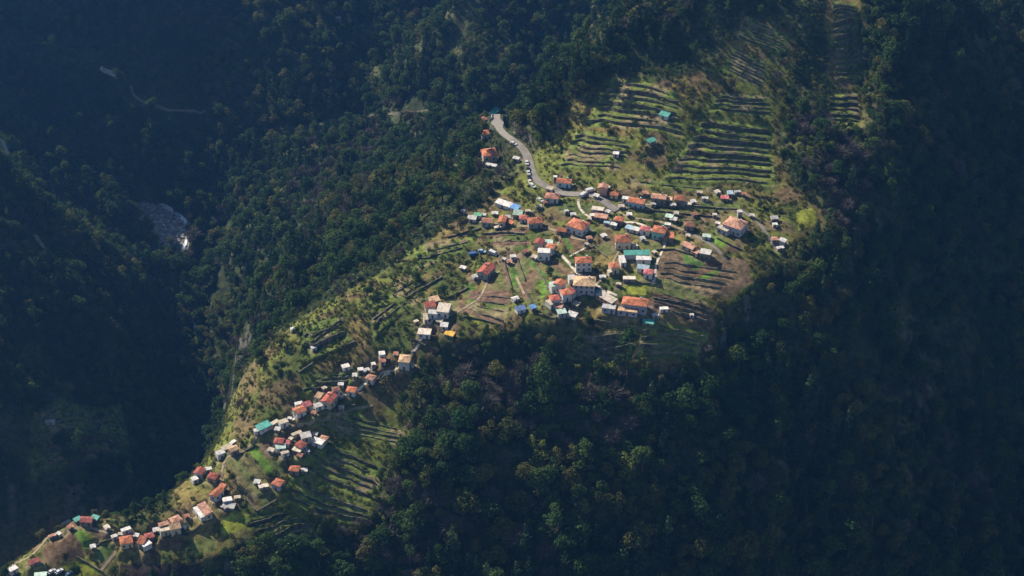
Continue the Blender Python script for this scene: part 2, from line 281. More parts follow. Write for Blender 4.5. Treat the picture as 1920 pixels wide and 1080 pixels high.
# ------------------------------------------------------------------ the houses' table: each stands on a levelled pad
B = [
 # the head of the road
 ('shed',927,208,9.5,3.6,2.6,58,'shed','teal','concrete','long shed with a teal sheet roof at the far end of the road'),
 ('house',906,222,4.6,4.4,3,40,'hip','brown','stone','low brown roofed house next to the long teal roofed shed'),
 ('house',901,234,5.4,4.4,3,8,'shed','red','white','flat pitched red roofed house at the valley edge just below the teal shed'),
 ('house',909,247,4.2,4.2,3.4,10,'hip','orange','white','small orange hipped house between the tall roadside house and the teal shed'),
 ('house',917,284,7.6,7.2,7,12,'hip','orange','cream','tall two storey house with an orange hipped roof alone below the upper road'),
 ('shed',921,309,6,2.5,1.6,-18,'flat','grey','concrete','grey terrace block at the foot of the tall house below the upper road'),
 ('shelter',968,296,3.6,2.6,2.2,-20,'flat','white','concrete','white flat topped shelter in the dark trees beside the road bend'),
 ('shed',858,288,3.4,2.4,2.2,20,'shed','paleblue','concrete','pale hut alone in the dark trees left of the tall roadside house'),
 ('kiosk',1031,353,3.4,2.6,2.4,-25,'flat','cream','cream','cream flat roofed kiosk where the road reaches the village'),
 ('house',1036,366,7,4.8,3,-12,'hip','brown','white','brown roofed house with a pale terrace just below the cream kiosk'),
 ('house',1058,338,7.4,4,3.2,-10,'gable','orange','paleblue','orange gabled cottage with a pale blue front under the terraces by the road'),
 ('hut',1041,331,1.8,1.6,2,0,'flat','white','white','tiny white box beside the cottage with the pale blue front'),
 ('house',1131,348,3.8,4.6,5,80,'gable','salmon','salmon','narrow tall salmon house above the white van'),
 ('hut',1152,362,3.8,3.2,2.6,-10,'gable','orange','cream','small orange roofed hut between the narrow salmon house and the round white shed'),
 ('shed',1173,371,3.2,2.6,2.6,-15,'flat','white','white','white box shed against the long pale blue cottage'),
 ('house',1194,375,8.2,4.2,4,-18,'gable','orange','paleblue','long pale blue cottage with many windows and an orange roof'),
 ('hut',1155,287,3,2.6,2.5,-8,'flat','white','white','lone white flat roofed hut among the terraces above the village'),
 ('shed',1221,262,4.4,3,2.4,35,'shed','teal','stone','teal roofed shed half way up the terraces'),
 ('shed',1246,213,5,3.4,2.6,-30,'shed','teal','white','highest shed on the hill, teal and white beside the bare trees'),
 # upper row
 ('house',1236,367,7.4,4.2,3.6,-12,'gable','salmon','stone','stone fronted cottage with a pinkish orange roof, longest in the row below the terraces'),
 ('house',1253,372,4,3.4,2.6,-10,'flat','tan','stone','low tan flat roofed link between the two cottages of the upper row'),
 ('house',1273,370,4.4,4,3.8,-8,'hip','orange','stone','small orange hipped cottage at the end of the upper row'),
 ('shed',1287,381,5,2.4,1.8,-10,'flat','beige','stone','low beige stone shed in front of the orange hipped cottage of the upper row'),
 ('shed',1322,371,3.2,1.8,1.8,-5,'flat','white','white','little white roofed shed alone right of the upper row of cottages'),
 ('shed',1359,369,3.6,2.2,2.0,-5,'shed','pinkred','stone','magenta red roofed shed under the long shaded terraces'),
 ('shed',1369,360,2.6,2.4,2.4,5,'shed','paleblue','concrete','pale blue sheet roofed shed behind the magenta roofed shed'),
 ('shed',1383,359,3.2,1.8,1.8,10,'flat','grey','concrete','grey flat roofed shed at the right end of the long shaded terraces'),
 # left of the village
 ('shed',945,380,8.6,3.4,2.6,-32,'shed','white','white','long white roofed shed on the left rim of the village'),
 ('shed',966,387,4.2,3.4,2.6,-32,'shed','blue','white','bright blue roofed shed joined to the long white one'),
 ('shed',971,398,4.4,3.8,2.6,-10,'shed','mint','concrete','pale mint roofed shed just below the bright blue roof'),
 ('house',981,406,3.4,3.4,3,0,'hip','red','white','small red pyramid roofed house between the mint roof and the orange hipped house'),
 ('house',1003,412,7.2,5,3.6,8,'hip','orange','concrete','orange hipped house right of the small red pyramid roof'),
 ('shed',885,407,4.2,2.8,2.4,-14,'shed','white','white','leftmost white roofed shed on the left rim of the village'),
 ('shed',896,401,3.4,2.2,2.4,-10,'shed','green','white','small green roofed shed next to the leftmost white shed'),
 ('shed',907,402,2.4,2,2.2,-20,'flat','white','white','tiny white roofed shed next to the small green roof'),
 ('house',914,412,5.4,4,3.2,-10,'gable','brown','concrete','brown gabled house with a grey blue front near the left rim'),
 ('house',942,410,5.4,3.6,3.4,80,'gable','orange','cream','narrow house with its orange gable end towards the fields'),
 ('shed',957,415,3.2,2,2,-35,'shed','orange','stone','small orange lean-to beside the narrow gable end house'),
 ('shed',935,425,4.6,1.6,1.2,18,'flat','beige','stone','low stone platform below the narrow gable end house'),
 ('house',1084,419,9.4,7.6,4.4,-32,'hip','orange','white','large white house under a big orange hipped roof set cornerwise in the village centre'),
 ('hut',1053,430,4.4,2.6,2.6,-8,'shed','orange','stone','flat pitched orange hut left of the big cornerwise house'),
 ('hut',1105,444,2.4,2.2,2.2,15,'hip','salmon','stone','tiny salmon roofed hut below the big cornerwise house'),
 ('house',1011,452,4.2,4.4,4,70,'gable','red','cream','red gabled part at the back of the white terraced house above the soil fields'),
 ('shed',1028,452,4.2,2.4,3.2,-4,'shed','mint','white','mint roofed lean-to at the back of the white terraced house'),
 ('house',1033,460,4,3.6,4,-25,'hip','orange','white','small orange hipped roof beside the mint lean-to'),
 ('house',1020,470,6,4,5,-4,'flat','white','white','white flat roofed house casting a dark shadow on the soil fields'),
 ('hut',962,480,2.8,2.2,2.2,10,'flat','white','white','white hut at the top corner of the brown striped field'),
 ('hut',955,489,2.2,2,1.6,0,'shed','salmon','stone','tiny pinkish hut just below the white hut of the striped field'),
 ('house',912,503,8.8,5.6,3.8,62,'gable','red','concrete','long red gabled house alone left of the striped fields, ridge running uphill'),
 # centre
 ('house',1094,486,7.8,5,6,4,'hip','orange','white','two storey white house with an orange hipped roof at the end of the white path'),
 ('house',1151,496,4.2,4.4,4,20,'hip','orange','cream','small orange pyramid roofed house left of the teal roofed yard'),
 ('hut',1145,508,2.6,2.4,2.2,20,'flat','cream','cream','cream flat roofed annex below the small pyramid roof'),
 ('house',1168,446,7.6,6.4,4.8,2,'hip','orange','cream','cream house with a broad orange hipped roof just above the teal roofed yard'),
 ('house',1121,391,6,3.4,2.4,-12,'flat','beige','concrete','pale unfinished flat roofed building with rubble on top'),
 ('house',1127,404,6.2,3,2.6,-14,'shed','salmon','stone','low pinkish roofed building below the pale unfinished one'),
 ('shed',1111,403,2.4,2.2,2,10,'flat','white','white','little white box left of the low pinkish roof'),
 ('house',1161,409,4.2,3.6,3,-15,'hip','orange','stone','small orange hipped house beside the grey footpath above the sheds'),
 ('shed',1138,417,3,1.8,2,-10,'flat','paleblue','concrete','pale blue topped shed left of the white yard sheds'),
 ('shed',1151,420,3.2,2.6,2.4,-20,'flat','white','concrete','white topped yard shed under the small orange hipped house'),
 ('shed',1180,425,3.2,2.6,2.4,-30,'shed','paleblue','white','sky blue roofed shed left of the pinkish red roof'),
 ('shed',1192,428,3.6,2.4,2.4,-28,'shed','white','white','white roofed shed wedged between the sky blue shed and the pinkish red roof'),
 ('house',1210,427,4.6,3.8,3.2,-14,'hip','pinkred','white','pinkish red roofed house joined to the teal walled one'),
 ('house',1237,429,6.6,5.6,5,-18,'hip','orange','teal','teal walled house with a tall orange hipped roof'),
 ('house',1254,440,4.6,4,3,-6,'shed','orange','stone','lower bright orange annex on the right of the teal walled house'),
 ('shed',1252,420,2.8,2,2.2,-10,'flat','white','white','white roofed shed behind the teal walled house'),
 ('shed',1255,404,3.4,2.4,2.4,-20,'shed','mint','stone','pale greenish sheet roof among the shrubs above the teal walled house'),
 ('shed',1263,409,3,2.2,2,-20,'shed','white','stone','whitish sheet roof beside the pale greenish one above the teal walled house'),
 ('house',1292,419,4.8,4,3,-4,'hip','brown','stone','brownish red cottage alone between the teal walled house and the big pale pink one'),
 ('house',1379,417,10,8.4,5,-32,'hip','salmon','lilac','largest house of the village, pale pink hipped roof and grey walls, at the right edge'),
 ('house',1357,428,6,3.2,3.2,-40,'flat','beige','lilac','flat terrace wing on the left of the large pale pink roofed house'),
 ('hut',1387,396,2.2,2,4.6,10,'flat','grey','concrete','grey water tower behind the large pale pink roofed house'),
 ('shed',1346,418,2.4,1.8,2,-20,'flat','white','white','white box left of the large pale pink roofed house'),
 ('shed',1325,442,4,3,1.8,-10,'flat','mint','white','pale mint square roof alone on the lawn'),
 ('house',1292,459,6.8,3.6,3,-40,'gable','salmon','cream','salmon gabled cottage on the long ledge above the ploughed field'),
 ('house',1304,470,3.4,2.4,2.2,-40,'shed','salmon','cream','small salmon link between the cottage and the pale flat roof on the ledge'),
 ('house',1323,472,5.4,4.4,3.6,-18,'flat','white','stone','pale flat roofed house at the end of the long ledge above the ploughed field'),
 ('shed',1452,407,3.4,2.2,2,10,'shed','grey','stone','dark grey shed beside the path at the right edge of the village'),
 ('hut',1453,420,2.4,1.8,1.8,5,'flat','white','white','white hut just below the dark grey shed at the right edge'),
 ('hut',1453,446,2.8,2.6,2.4,0,'hip','salmon','stone','salmon roofed hut at the lower end of the right edge path'),
 ('hut',1468,449,2.6,3,2.6,60,'shed','white','white','bright white roofed hut, rightmost building of the village'),
 ('shed',1463,464,3.6,2,1.8,15,'flat','grey','stone','low grey shed below the bright white rightmost hut'),
 # the teal yard
 ('shed',1194,473,12.5,3.2,3,2,'shed','teal','white','long teal roof across the back of the yard'),
 ('shed',1167,486,2.6,6.6,3,8,'flat','white','white','white walled wing down the left side of the teal roofed yard'),
 ('shed',1207,483,7,2.4,3,-2,'shed','white','white','white roof in front of the long teal roof'),
 ('shed',1206,500,5.4,3,2.8,-12,'shed','paleblue','white','light blue roofed shed at the bottom of the teal roofed yard'),
 ('house',1216,508,4.2,3.8,3.4,-14,'hip','pinkred','white','small red roofed house beside the pale boundary path'),
 ('shed',1180,521,6,2.6,2.2,0,'flat','beige','stone','low beige building below the teal roofed yard'),
 # the big cluster above the forest edge
 ('house',1096,526,10.4,8,5.6,-5,'hip','tan','lilac','large house with a tan tiled roof and pale lilac front in the lower village'),
 ('house',1049,529,4.2,4.6,5,60,'gable','orange','white','orange gabled house leaning against the left of the tan roofed house'),
 ('house',1037,533,3,4,4.4,20,'flat','mint','white','white flat roofed wing at the upper left of the lower cluster'),
 ('house',1061,546,4.8,4.6,4.6,20,'hip','orange','white','bright orange hipped house below the orange gabled one in the lower cluster'),
 ('house',1073,543,3.4,3.4,4,-30,'gable','darkred','white','dark red roof squeezed between the bright orange roof and the tan roof'),
 ('house',1040,557,4.4,4.2,4,15,'hip','red','white','red hipped house, lowest left of the lower cluster'),
 ('shed',1031,567,2.4,4.4,3,35,'flat','cream','white','cream terrace wing on the left of the red hipped house'),
 ('shed',1072,520,3.2,4,4,10,'flat','white','white','white roof terrace between the orange gable and the tan roof'),
 ('shed',1048,572,3.4,2.6,2.4,-20,'shed','salmon','white','pale pink lean-to under the red hipped house'),
 ('shed',1053,583,4,3,2.4,15,'shed','mint','concrete','pale mint shed at the forest edge under the red hipped house'),
 ('shed',1073,588,4.4,3,2.6,-28,'shed','white','concrete','white shed at the forest edge, lowest of the lower cluster'),
 ('shed',1080,568,3,2.4,2.2,-35,'shed','cream','stone','cream shed in front of the shadow of the tan roofed house'),
 ('house',1137,556,10.6,3.8,2.8,-46,'shed','beige','salmon','long narrow beige roof running down beside the tan roofed house'),
 ('shed',1123,545,4,1.6,2,20,'shed','teal','stone','narrow teal sheet roof at the top of the long beige roof'),
 ('house',1142,575,6.4,3.4,3,-12,'flat','grey','lilac','grey flat building below the long beige roof'),
 ('house',1191,564,12,6.2,4.8,-12,'hip','orange','lilac','big bright orange roof, longest in the lower village'),
 ('house',1177,581,9.4,3,3,-12,'flat','tan','lilac','long tan terrace in front of the big bright orange roof'),
 ('shed',1216,602,5,2.6,2,-14,'shed','teal','stone','dull teal sheet roof on the slope below the big bright orange roof'),
 ('shed',1245,578,4,2,2,6,'flat','white','white','white topped shed right of the big bright orange roof'),
 ('shed',1229,590,3,2,2.2,15,'flat','white','concrete','small white shed below the right end of the big bright orange roof'),
 ('hut',1297,590,1.8,1.6,1.8,0,'flat','white','white','tiny white hut alone in the bare brown terraces'),
 # left cluster
 ('house',814,560,4.8,3.6,3.4,20,'shed','tan','stone','tan roof at the top of the left farm cluster'),
 ('house',806,570,5,3.6,3.4,14,'shed','red','cream','red roofed house of the left farm cluster'),
 ('house',832,577,6,7.6,3.6,-10,'flat','beige','white','broad beige flat roof of the left farm cluster'),
 ('house',812,585,4.6,3.4,3,-8,'flat','grey','white','grey roofed white walled building below the red roof of the left farm'),
 ('shed',798,594,2,5,3,10,'flat','cream','cream','narrow cream wing along the left side of the left farm cluster'),
 ('house',796,621,5.8,3.6,3,-8,'shed','beige','white','beige roofed house with a white front below the left farm cluster'),
 ('shed',833,608,3.2,2.8,2.4,-8,'shed','grey','white','pale grey shed above the yellow roof'),
 ('shed',843,624,4.4,2.8,2,-24,'shed','yellow','stone','bright yellow sheet roof at the edge of the dark trees'),
 ('hut',835,617,2.2,1.8,2,-10,'shed','salmon','stone','small pink hut touching the bright yellow roof'),
 ('shed',966,558,3,2.4,1.8,30,'gable','white','white','little white gabled greenhouse on the curved garden path'),
 ('shed',976,577,4.6,3,2.4,25,'shed','navy','white','dark blue roofed shed with a white edge at the forest edge'),
 ('shed',999,574,2.6,2.4,2.2,30,'shed','blue','concrete','small blue roofed shed right of the dark blue one'),
 # the ridge going down to the left
 ('house',759,671,5.2,5.6,5.4,-8,'hip','tan','white','tall white house with a tan roof alone on the upper part of the narrow ridge'),
 ('shed',768,681,4,2,3,15,'flat','cream','white','cream side terrace right of the tall tan roofed house'),
 ('house',716,662,2.8,2.8,3.4,10,'flat','white','white','small white tower house left of the tall tan roofed house'),
 ('house',717,674,2.6,2.6,2.6,10,'gable','brown','cream','brown roofed hut just under the small white tower house'),
 ('house',695,706,4,3.8,3,-25,'hip','salmon','white','salmon hipped cottage alone on the narrow ridge'),
 ('hut',648,686,3.6,2.8,2.4,25,'flat','white','white','white hut alone in the green scrub above the ridge houses'),
 ('hut',676,692,2.6,2.2,2.2,10,'flat','white','stone','small white topped hut up the ridge from the salmon cottage'),
 ('house',659,729,4.2,3.8,3,-12,'hip','orange','white','orange hipped cottage with a white front right of the steep red roof'),
 ('house',630,728,3.2,2.8,3,20,'hip','brown','white','brown roofed cottage just above the steep red roof'),
 ('hut',639,720,2.6,2.2,2.4,0,'flat','white','white','white square hut at the top of the ridge row'),
 ('house',617,745,7.4,5,4.4,66,'gable','red','cream','steep red gabled house, largest in the ridge row'),
 ('house',598,741,3,4.4,3,-20,'flat','tan','cream','tan stepped house left of the steep red gable'),
 ('shed',598,758,4.4,2.4,2.8,25,'shed','white','white','white lean-to below the tan stepped house'),
 ('house',561,767,5,4.2,3.4,35,'gable','orange','white','orange gabled house at the lower end of the ridge row'),
 ('house',575,757,4,3,3,30,'shed','pinkred','white','pinkish red roof between the orange gable and the white lean-to'),
 ('shed',560,756,3.6,2,2.4,20,'flat','white','white','white flat roof behind the orange gable of the ridge row'),
 ('house',494,797,6.6,3.4,3,38,'shed','teal','white','teal roofed house on the left rim of the ridge'),
 ('shed',484,806,4,2.2,2.6,15,'flat','white','white','white roofed block at the lower end of the teal roofed house'),
 ('shed',511,794,7,2,2.4,48,'flat','cream','cream','long cream wall topped building up from the teal roofed house'),
 ('house',531,790,4.2,3,2.8,30,'flat','cream','white','cream flat roofed house up the ridge from the teal roof'),
 # lower cluster on the ridge flank
 ('house',523,825,4.2,3.6,3,-8,'hip','red','white','red roofed cottage at the left of the small cluster under the ridge'),
 ('hut',537,828,2.6,2.2,2.4,-10,'shed','pinkred','white','pinkish hut right of the red roofed cottage under the ridge'),
 ('house',564,832,4,4,3.4,-35,'hip','red','white','red roofed cottage in the middle of the small cluster under the ridge'),
 ('house',573,815,4.6,3.2,3,20,'shed','white','cream','white roofed house at the top right of the small cluster under the ridge'),
 ('shed',556,812,5,1.8,2.4,35,'flat','cream','cream','long cream roof at the top of the small cluster under the ridge'),
 ('house',596,826,5.6,2.8,3,-28,'shed','white','white','white house at the right end of the small cluster under the ridge'),
 ('house',607,820,3.4,3,2.8,-25,'hip','salmon','cream','salmon roofed cottage at the right end of the small cluster under the ridge'),
 ('shed',526,836,4.2,2.8,2.4,10,'shed','mint','white','mint roofed shed below the left red cottage under the ridge'),
 ('shed',534,848,3.6,2,2.4,30,'flat','cream','white','cream shed at the lowest point of the small cluster under the ridge'),
 ('shed',557,843,4.4,2.6,2.6,-25,'flat','cream','stone','cream flat roof below the middle red cottage under the ridge'),
 ('house',552,877,4.4,3.6,3,-10,'hip','orange','stone','orange cottage alone among the terraces under the ridge'),
 ('house',521,903,4.4,4.2,3.6,-25,'hip','orange','lilac','orange hipped cottage at the right corner of the large soil field'),
 ('shed',494,911,4.4,2.4,1.8,20,'flat','beige','stone','stone ruin left of the orange hipped cottage by the large soil field'),
 # the left rim
 ('house',413,848,4,3,3.6,30,'flat','white','white','white block at the lower end of the pale ruins on the left rim'),
 ('house',425,838,5.4,3,3,42,'flat','cream','cream','cream walled pale ruin on the left rim'),
 ('house',437,840,4.2,3.4,3,35,'gable','tan','stone','tan roofed house at the right of the pale ruins on the left rim'),
 ('shed',436,829,3.6,1.6,2.6,55,'flat','white','white','small white strip roof behind the tan roofed house on the left rim'),
 ('house',374,882,4.2,4,3.4,70,'gable','red','white','red gabled house on the left rim beside the gorge'),
 ('shed',389,879,3.8,2,2.6,20,'flat','white','white','white flat roof between two red roofs on the left rim'),
 ('house',399,891,4.2,3.8,3,-20,'hip','red','stone','small red hipped house in shade below the white flat roof on the left rim'),
 ('hut',365,897,2.8,2.6,2.8,30,'flat','white','white','white hut just below the red gabled house beside the gorge'),
 ('house',406,922,6,3.6,3.2,58,'gable','orange','white','orange gabled house left of the large soil field'),
 ('shed',416,911,3.6,2.2,3,70,'shed','orange','cream','orange lean-to up from the orange gabled house by the soil field'),
 ('house',426,936,4.2,2.8,2.6,15,'flat','white','white','white flat roofed house below the orange gabled house by the soil field'),
 ('shed',430,947,4.8,2.8,2,-12,'shed','grey','stone','low grey roof under the white flat roofed house by the soil field'),
 ('house',384,953,8.4,3.6,3.6,-58,'shed','salmon','cream','long salmon roof joined to a white sheet roof above the meadow'),
 ('shed',374,960,8.4,2.6,2.8,-58,'flat','white','white','long white sheet roof joined to the salmon roof above the meadow'),
 ('house',329,972,4.6,3.8,4,35,'hip','salmon','salmon','salmon roofed block at the back of the tall farm above the dark slope'),
 ('house',328,986,4.6,3.4,4,18,'shed','tan','cream','yellowish tan roof of the tall farm above the dark slope'),
 ('house',307,982,4.6,2.6,4,25,'flat','salmon','cream','pale pink roofed wing at the left of the tall farm above the dark slope'),
 ('house',310,992,5,2.4,3.4,18,'flat','cream','cream','cream front wing of the tall farm above the dark slope'),
 ('house',236,1011,5.4,5,3.4,15,'hip','orange','cream','orange hipped house in the middle of the left tip of the ridge'),
 ('shed',236,992,4.4,2,2.6,30,'flat','white','white','white roofed shed behind the orange hipped house on the left tip'),
 ('hut',214,1005,2.6,1.8,2.2,30,'flat','white','cream','small white hut left of the orange hipped house on the left tip'),
 ('house',266,1012,3,4.4,3.4,-15,'shed','orange','cream','orange roofed side of the little farm right of the orange hipped house'),
 ('house',274,1019,3,4.2,3,-50,'flat','white','white','white middle part of the little farm right of the orange hipped house'),
 ('house',280,1003,3.6,3.2,3,20,'hip','darkred','stone','dark red roof at the back of the little farm on the left tip'),
 ('house',162,973,5.4,3.6,2.8,-5,'gable','darkred','stone','dark red roofed house on the rim at the top of the left tip'),
 ('shed',145,972,3,2,2.2,40,'shed','teal','stone','teal roofed hut left of the dark red roof on the rim'),
 ('shed',178,969,3.2,2.2,2.2,-25,'shed','teal','stone','teal roofed hut right of the dark red roof on the rim'),
 ('shed',124,979,5.6,1.8,2.2,42,'flat','beige','stone','narrow beige stone building along the rim of the left tip'),
 ('hut',98,1004,3.4,1.6,1.8,30,'flat','salmon','stone','narrow salmon topped hut where the rim path bends'),
 ('hut',174,1023,2,1.8,2,20,'shed','grey','stone','tiny grey hut in the green plot of the left tip'),
 ('house',24,1066,4,2.6,2.8,42,'flat','white','white','white roofed house on the rim at the bottom left corner'),
 ('house',4,1065,3.6,3,2.6,40,'gable','orange','cream','orange roofed house cut off by the left picture edge'),
 ('shed',64,1051,5,2.4,2,35,'shed','darkred','stone','dark reddish ruin roof beside the brown field of the left tip'),
 ('house',76,1077,5.4,2.6,2.6,8,'flat','mint','concrete','pale mint roofed house at the bottom edge of the picture'),
 # far away
 ('house',634,33,4,3,3,-10,'flat','grey','concrete','far pale house high on the hazy valley wall'),
 ('shed',94,789,5,2.2,2,5,'shed','grey','concrete','grey roofed shed in the dark terraces of the far bank'),
 ('hut',588,651,2.4,2,2,30,'flat','white','white','white hut at the edge of the brown thicket on the scrub slope'),
 ('hut',549,616,2.2,1.8,2,20,'flat','white','white','white hut on the upper rim of the sunny scrub slope'),
]
HUTS = [(868,395),(928,398),(952,405),(990,395),(1010,385),(1022,378),(1062,395),(1075,400),(1118,365),(1140,350),(1165,385),(1210,360),(1225,382),(1262,382),(1300,376),(1312,360),(1345,358),(1395,362),(1100,457),(1132,440),(1205,445),(1227,472),(1268,398),(1302,400),(1340,402),(1410,402),(1130,517),(1160,532),(1002,480),(985,470),(945,485),(868,500),(890,517),(780,602),(824,600),(742,662),(700,682),(687,692),(665,702),(608,727),(640,762),(588,772),(543,784),(520,803),(590,812),(545,822),(508,842),(562,852),(575,845),(570,880),(482,902),(445,932),(420,948),(350,966),(345,987),(293,992),(255,1002),(226,1001),(200,987),(132,986),(110,1000),(1180,400),(1140,395),(1105,410),(1290,440),(1240,445),(1190,460)]
for i, (u_, v_) in enumerate(HUTS):
    c_ = ('grey', 'white', 'grey', 'cream', 'beige', 'brown')[i % 6]; z_ = 'ridge' if u_ < 800 else 'village'
    B.append(('hut', u_, v_, random.uniform(1.8, 2.9), random.uniform(1.5, 2.1), 1.9, random.uniform(-35, 40), 'shed' if i % 3 else 'flat', c_, 'stone' if i % 2 else 'concrete', 'small garden hut with a %s sheet roof between the houses of the %s' % (c_, z_)))
BPOS = []; PADW = np.zeros(GX.shape)
B = [t[:5] + (t[5] * (.82 if t[0] != 'house' else .92),) + t[6:] for t in B]
for t in B:
    u_, v_, L_, W_, H_, r_ = t[1:7]
    x_, y_ = hit(u_, v_, H_ + (.1 if t[7] == 'flat' else .5)); z_ = float(hz(x_, y_))
    ca_, sa_ = math.cos(R(r_)), math.sin(R(r_)); rad_ = math.hypot(L_, W_) / 2 + 5
    i0, i1 = np.searchsorted(gx, [x_ - rad_, x_ + rad_]); j0, j1 = np.searchsorted(gy, [y_ - rad_, y_ + rad_]); sub = np.s_[j0:j1, i0:i1]
    lx = (GX[sub] - x_) * ca_ + (GY[sub] - y_) * sa_; ly = -(GX[sub] - x_) * sa_ + (GY[sub] - y_) * ca_
    dd = np.hypot(np.maximum(np.abs(lx) - L_ / 2 - .9, 0), np.maximum(np.abs(ly) - W_ / 2 - .9, 0))
    w_ = 1 - smooth(0, 2.6, dd); Z[sub] = Z[sub] * (1 - w_) + (z_ - .05) * w_
    PADW[sub] = np.maximum(PADW[sub], w_); hz = sampler(Z); BPOS.append((x_, y_, z_))

# ------------------------------------------------------------------ ground colours (what grows or is dug there)
FOREST = (.020, .026, .012); SCRUB = (.085, .095, .022)
C = np.zeros(GX.shape + (3,)); C[:] = FOREST
SC = np.array(SCRUB)
var = fbm(GX, GY, 16, 70)[..., None]; var2 = fbm(GX, GY, 40, 80)[..., None]
var = smooth(.36, .64, var)
opencol = np.array((.050,.062,.018)) * (1 - var) + np.array((.125,.098,.036)) * var
opencol = opencol * (1 - smooth(.5, .65, var2)) + np.array((.092,.102,.024)) * smooth(.5, .65, var2)
brown_ = smooth(.56, .66, fbm(GX, GY, 13, 77))[..., None]
opencol = opencol * (1 - .7 * brown_) + np.array((.095,.062,.040)) * .7 * brown_
C = C * (.5 + 1.4 * fbm(GX, GY, 9, 75))[..., None] + np.array((.03, .026, .012)) * smooth(.5, .7, fbm(GX, GY, 18, 76))[..., None]
C = C * (1 - om[..., None]) + opencol * om[..., None]
SOIL, SOIL2, GRN, BGR, YGR, OLV, TAN, MAR = (.105,.068,.040), (.080,.058,.036), (.055,.105,.022), (.085,.150,.024), (.15,.165,.025), (.085,.095,.030), (.20,.155,.085), (.032,.024,.022)
FIELDS = [
 (SOIL, 1, 70, [(940,482),(985,474),(1013,500),(1020,520),(1003,540),(1012,570),(993,572),(962,540),(945,548)]),
 (OLV, 1, 80, [(927,500),(938,495),(950,545),(938,548)]),
 (GRN, 0, 0, [(953,497),(963,493),(973,530),(963,540)]),
 (BGR, 0, 0, [(1007,527),(1030,523),(1037,547),(1013,560)]),
 (GRN, 0, 0, [(990,487),(1001,490),(1030,520),(1017,521)]),
 (SOIL, 1, -50, [(1013,493),(1044,487),(1078,514),(1040,520)]),
 (SOIL, 0, 0, [(1040,433),(1070,437),(1097,463),(1070,473),(1047,453)]),
 (GRN, 0, 0, [(1049,437),(1059,440),(1077,467),(1068,470)]),
 (SOIL2, 1, -60, [(1118,460),(1153,450),(1153,470),(1137,482)]),
 (SOIL2, 1, -30, [(1243,470),(1278,466),(1298,478),(1350,487),(1395,486),(1412,530),(1370,556),(1300,560),(1226,532),(1232,495)]),
 (GRN, 0, 0, [(1278,474),(1290,474),(1320,493),(1308,510),(1285,498)]),
 (BGR, 0, 0, [(1305,522),(1340,506),(1350,510),(1322,529)]),
 (SOIL, 0, 0, [(1297,516),(1318,497),(1351,487),(1350,502),(1312,519)]),
 (TAN, 1, -25, [(1226,520),(1300,532),(1352,552),(1300,568),(1226,545)]),
 (OLV, 0, 0, [(1201,455),(1237,453),(1241,466),(1228,476),(1205,466)]),
 (BGR, 0, 0, [(1335,440),(1366,453),(1353,466),(1330,452)]),
 (SOIL2, 0, 0, [(1360,462),(1390,458),(1385,476),(1360,472)]),
 (YGR, 1, 0, [(1165,536),(1213,529),(1213,553),(1167,553)]),
 (GRN, 0, 0, [(871,534),(888,530),(901,569),(880,566)]),
 (SOIL, 1, 85, [(843,560),(871,560),(873,584),(845,590)]),
 (OLV, 1, -45, [(890,571),(945,575),(956,590),(941,623),(908,600)]),
 (YGR, 0, 0, [(871,582),(893,578),(914,601),(893,608)]),
 (SOIL2, 0, 0, [(845,605),(862,603),(860,630),(848,630)]),
 (OLV, 1, -55, [(415,868),(457,850),(522,933),(483,962),(447,920)]),
 (SOIL2, 1, -55, [(430,862),(446,855),(500,925),(478,950)]),
 (BGR, 0, 0, [(460,838),(477,836),(514,880),(499,889)]),
 (SOIL2, 0, 0, [(481,830),(512,830),(525,855),(500,862)]),
 (SOIL, 1, 30, [(77,1028),(117,995),(142,1000),(164,1030),(130,1052),(83,1056)]),
 (BGR, 0, 0, [(137,998),(155,993),(175,1022),(160,1034)]),
 (SOIL2, 0, 0, [(155,985),(200,1000),(215,1010),(185,1012)]),
 (YGR, 0, 0, [(115,1062),(163,1040),(190,1076),(143,1085)]),
 (GRN, 1, 20, [(177,1025),(217,1018),(203,1055),(180,1052)]),
 (YGR, 0, 0, [(407,982),(440,958),(480,965),(460,990),(420,1004)]),
 (OLV, 0, 0, [(350,1012),(400,1003),(410,1030),(360,1044)]),
 (SOIL2, 0, 0, [(298,1007),(347,1010),(349,1034),(302,1030)]),
 (MAR, 0, 0, [(225,1058),(375,1056),(385,1085),(225,1085)]),
 (YGR, 0, 0, [(1492,396),(1530,390),(1530,420),(1498,432)]),
 (OLV, 1, 0, [(1300,376),(1390,380),(1385,396),(1300,392)]),
 (SOIL, 1, 80, [(903,528),(925,518),(945,545),(952,560),(930,566)]),
 (SOIL2, 1, 60, [(1180,480),(1200,478),(1200,470),(1186,468)]),
 (SOIL, 1, 20, [(1020,420),(1046,424),(1040,440),(1016,436)]),
 (SOIL2, 1, -20, [(1280,400),(1340,404),(1338,414),(1285,412)]),
 (SOIL, 1, 10, [(1105,545),(1120,545),(1135,565),(1115,565)]),
 (SOIL2, 1, -45, [(505,868),(535,860),(545,885),(520,893)]),
 ((.15,.24,.03), 0, 0, [(-20,240),(20,248),(38,270),(30,292),(-20,300)]),
 ((.20,.18,.16), 0, 0, [(232,382),(270,376),(310,384),(356,420),(345,446),(318,464),(300,470),(285,430),(245,400)]),
 ((.22,.20,.18), 0, 0, [(345,440),(360,445),(345,490),(320,515),(318,490)]),
]
field_polys = []
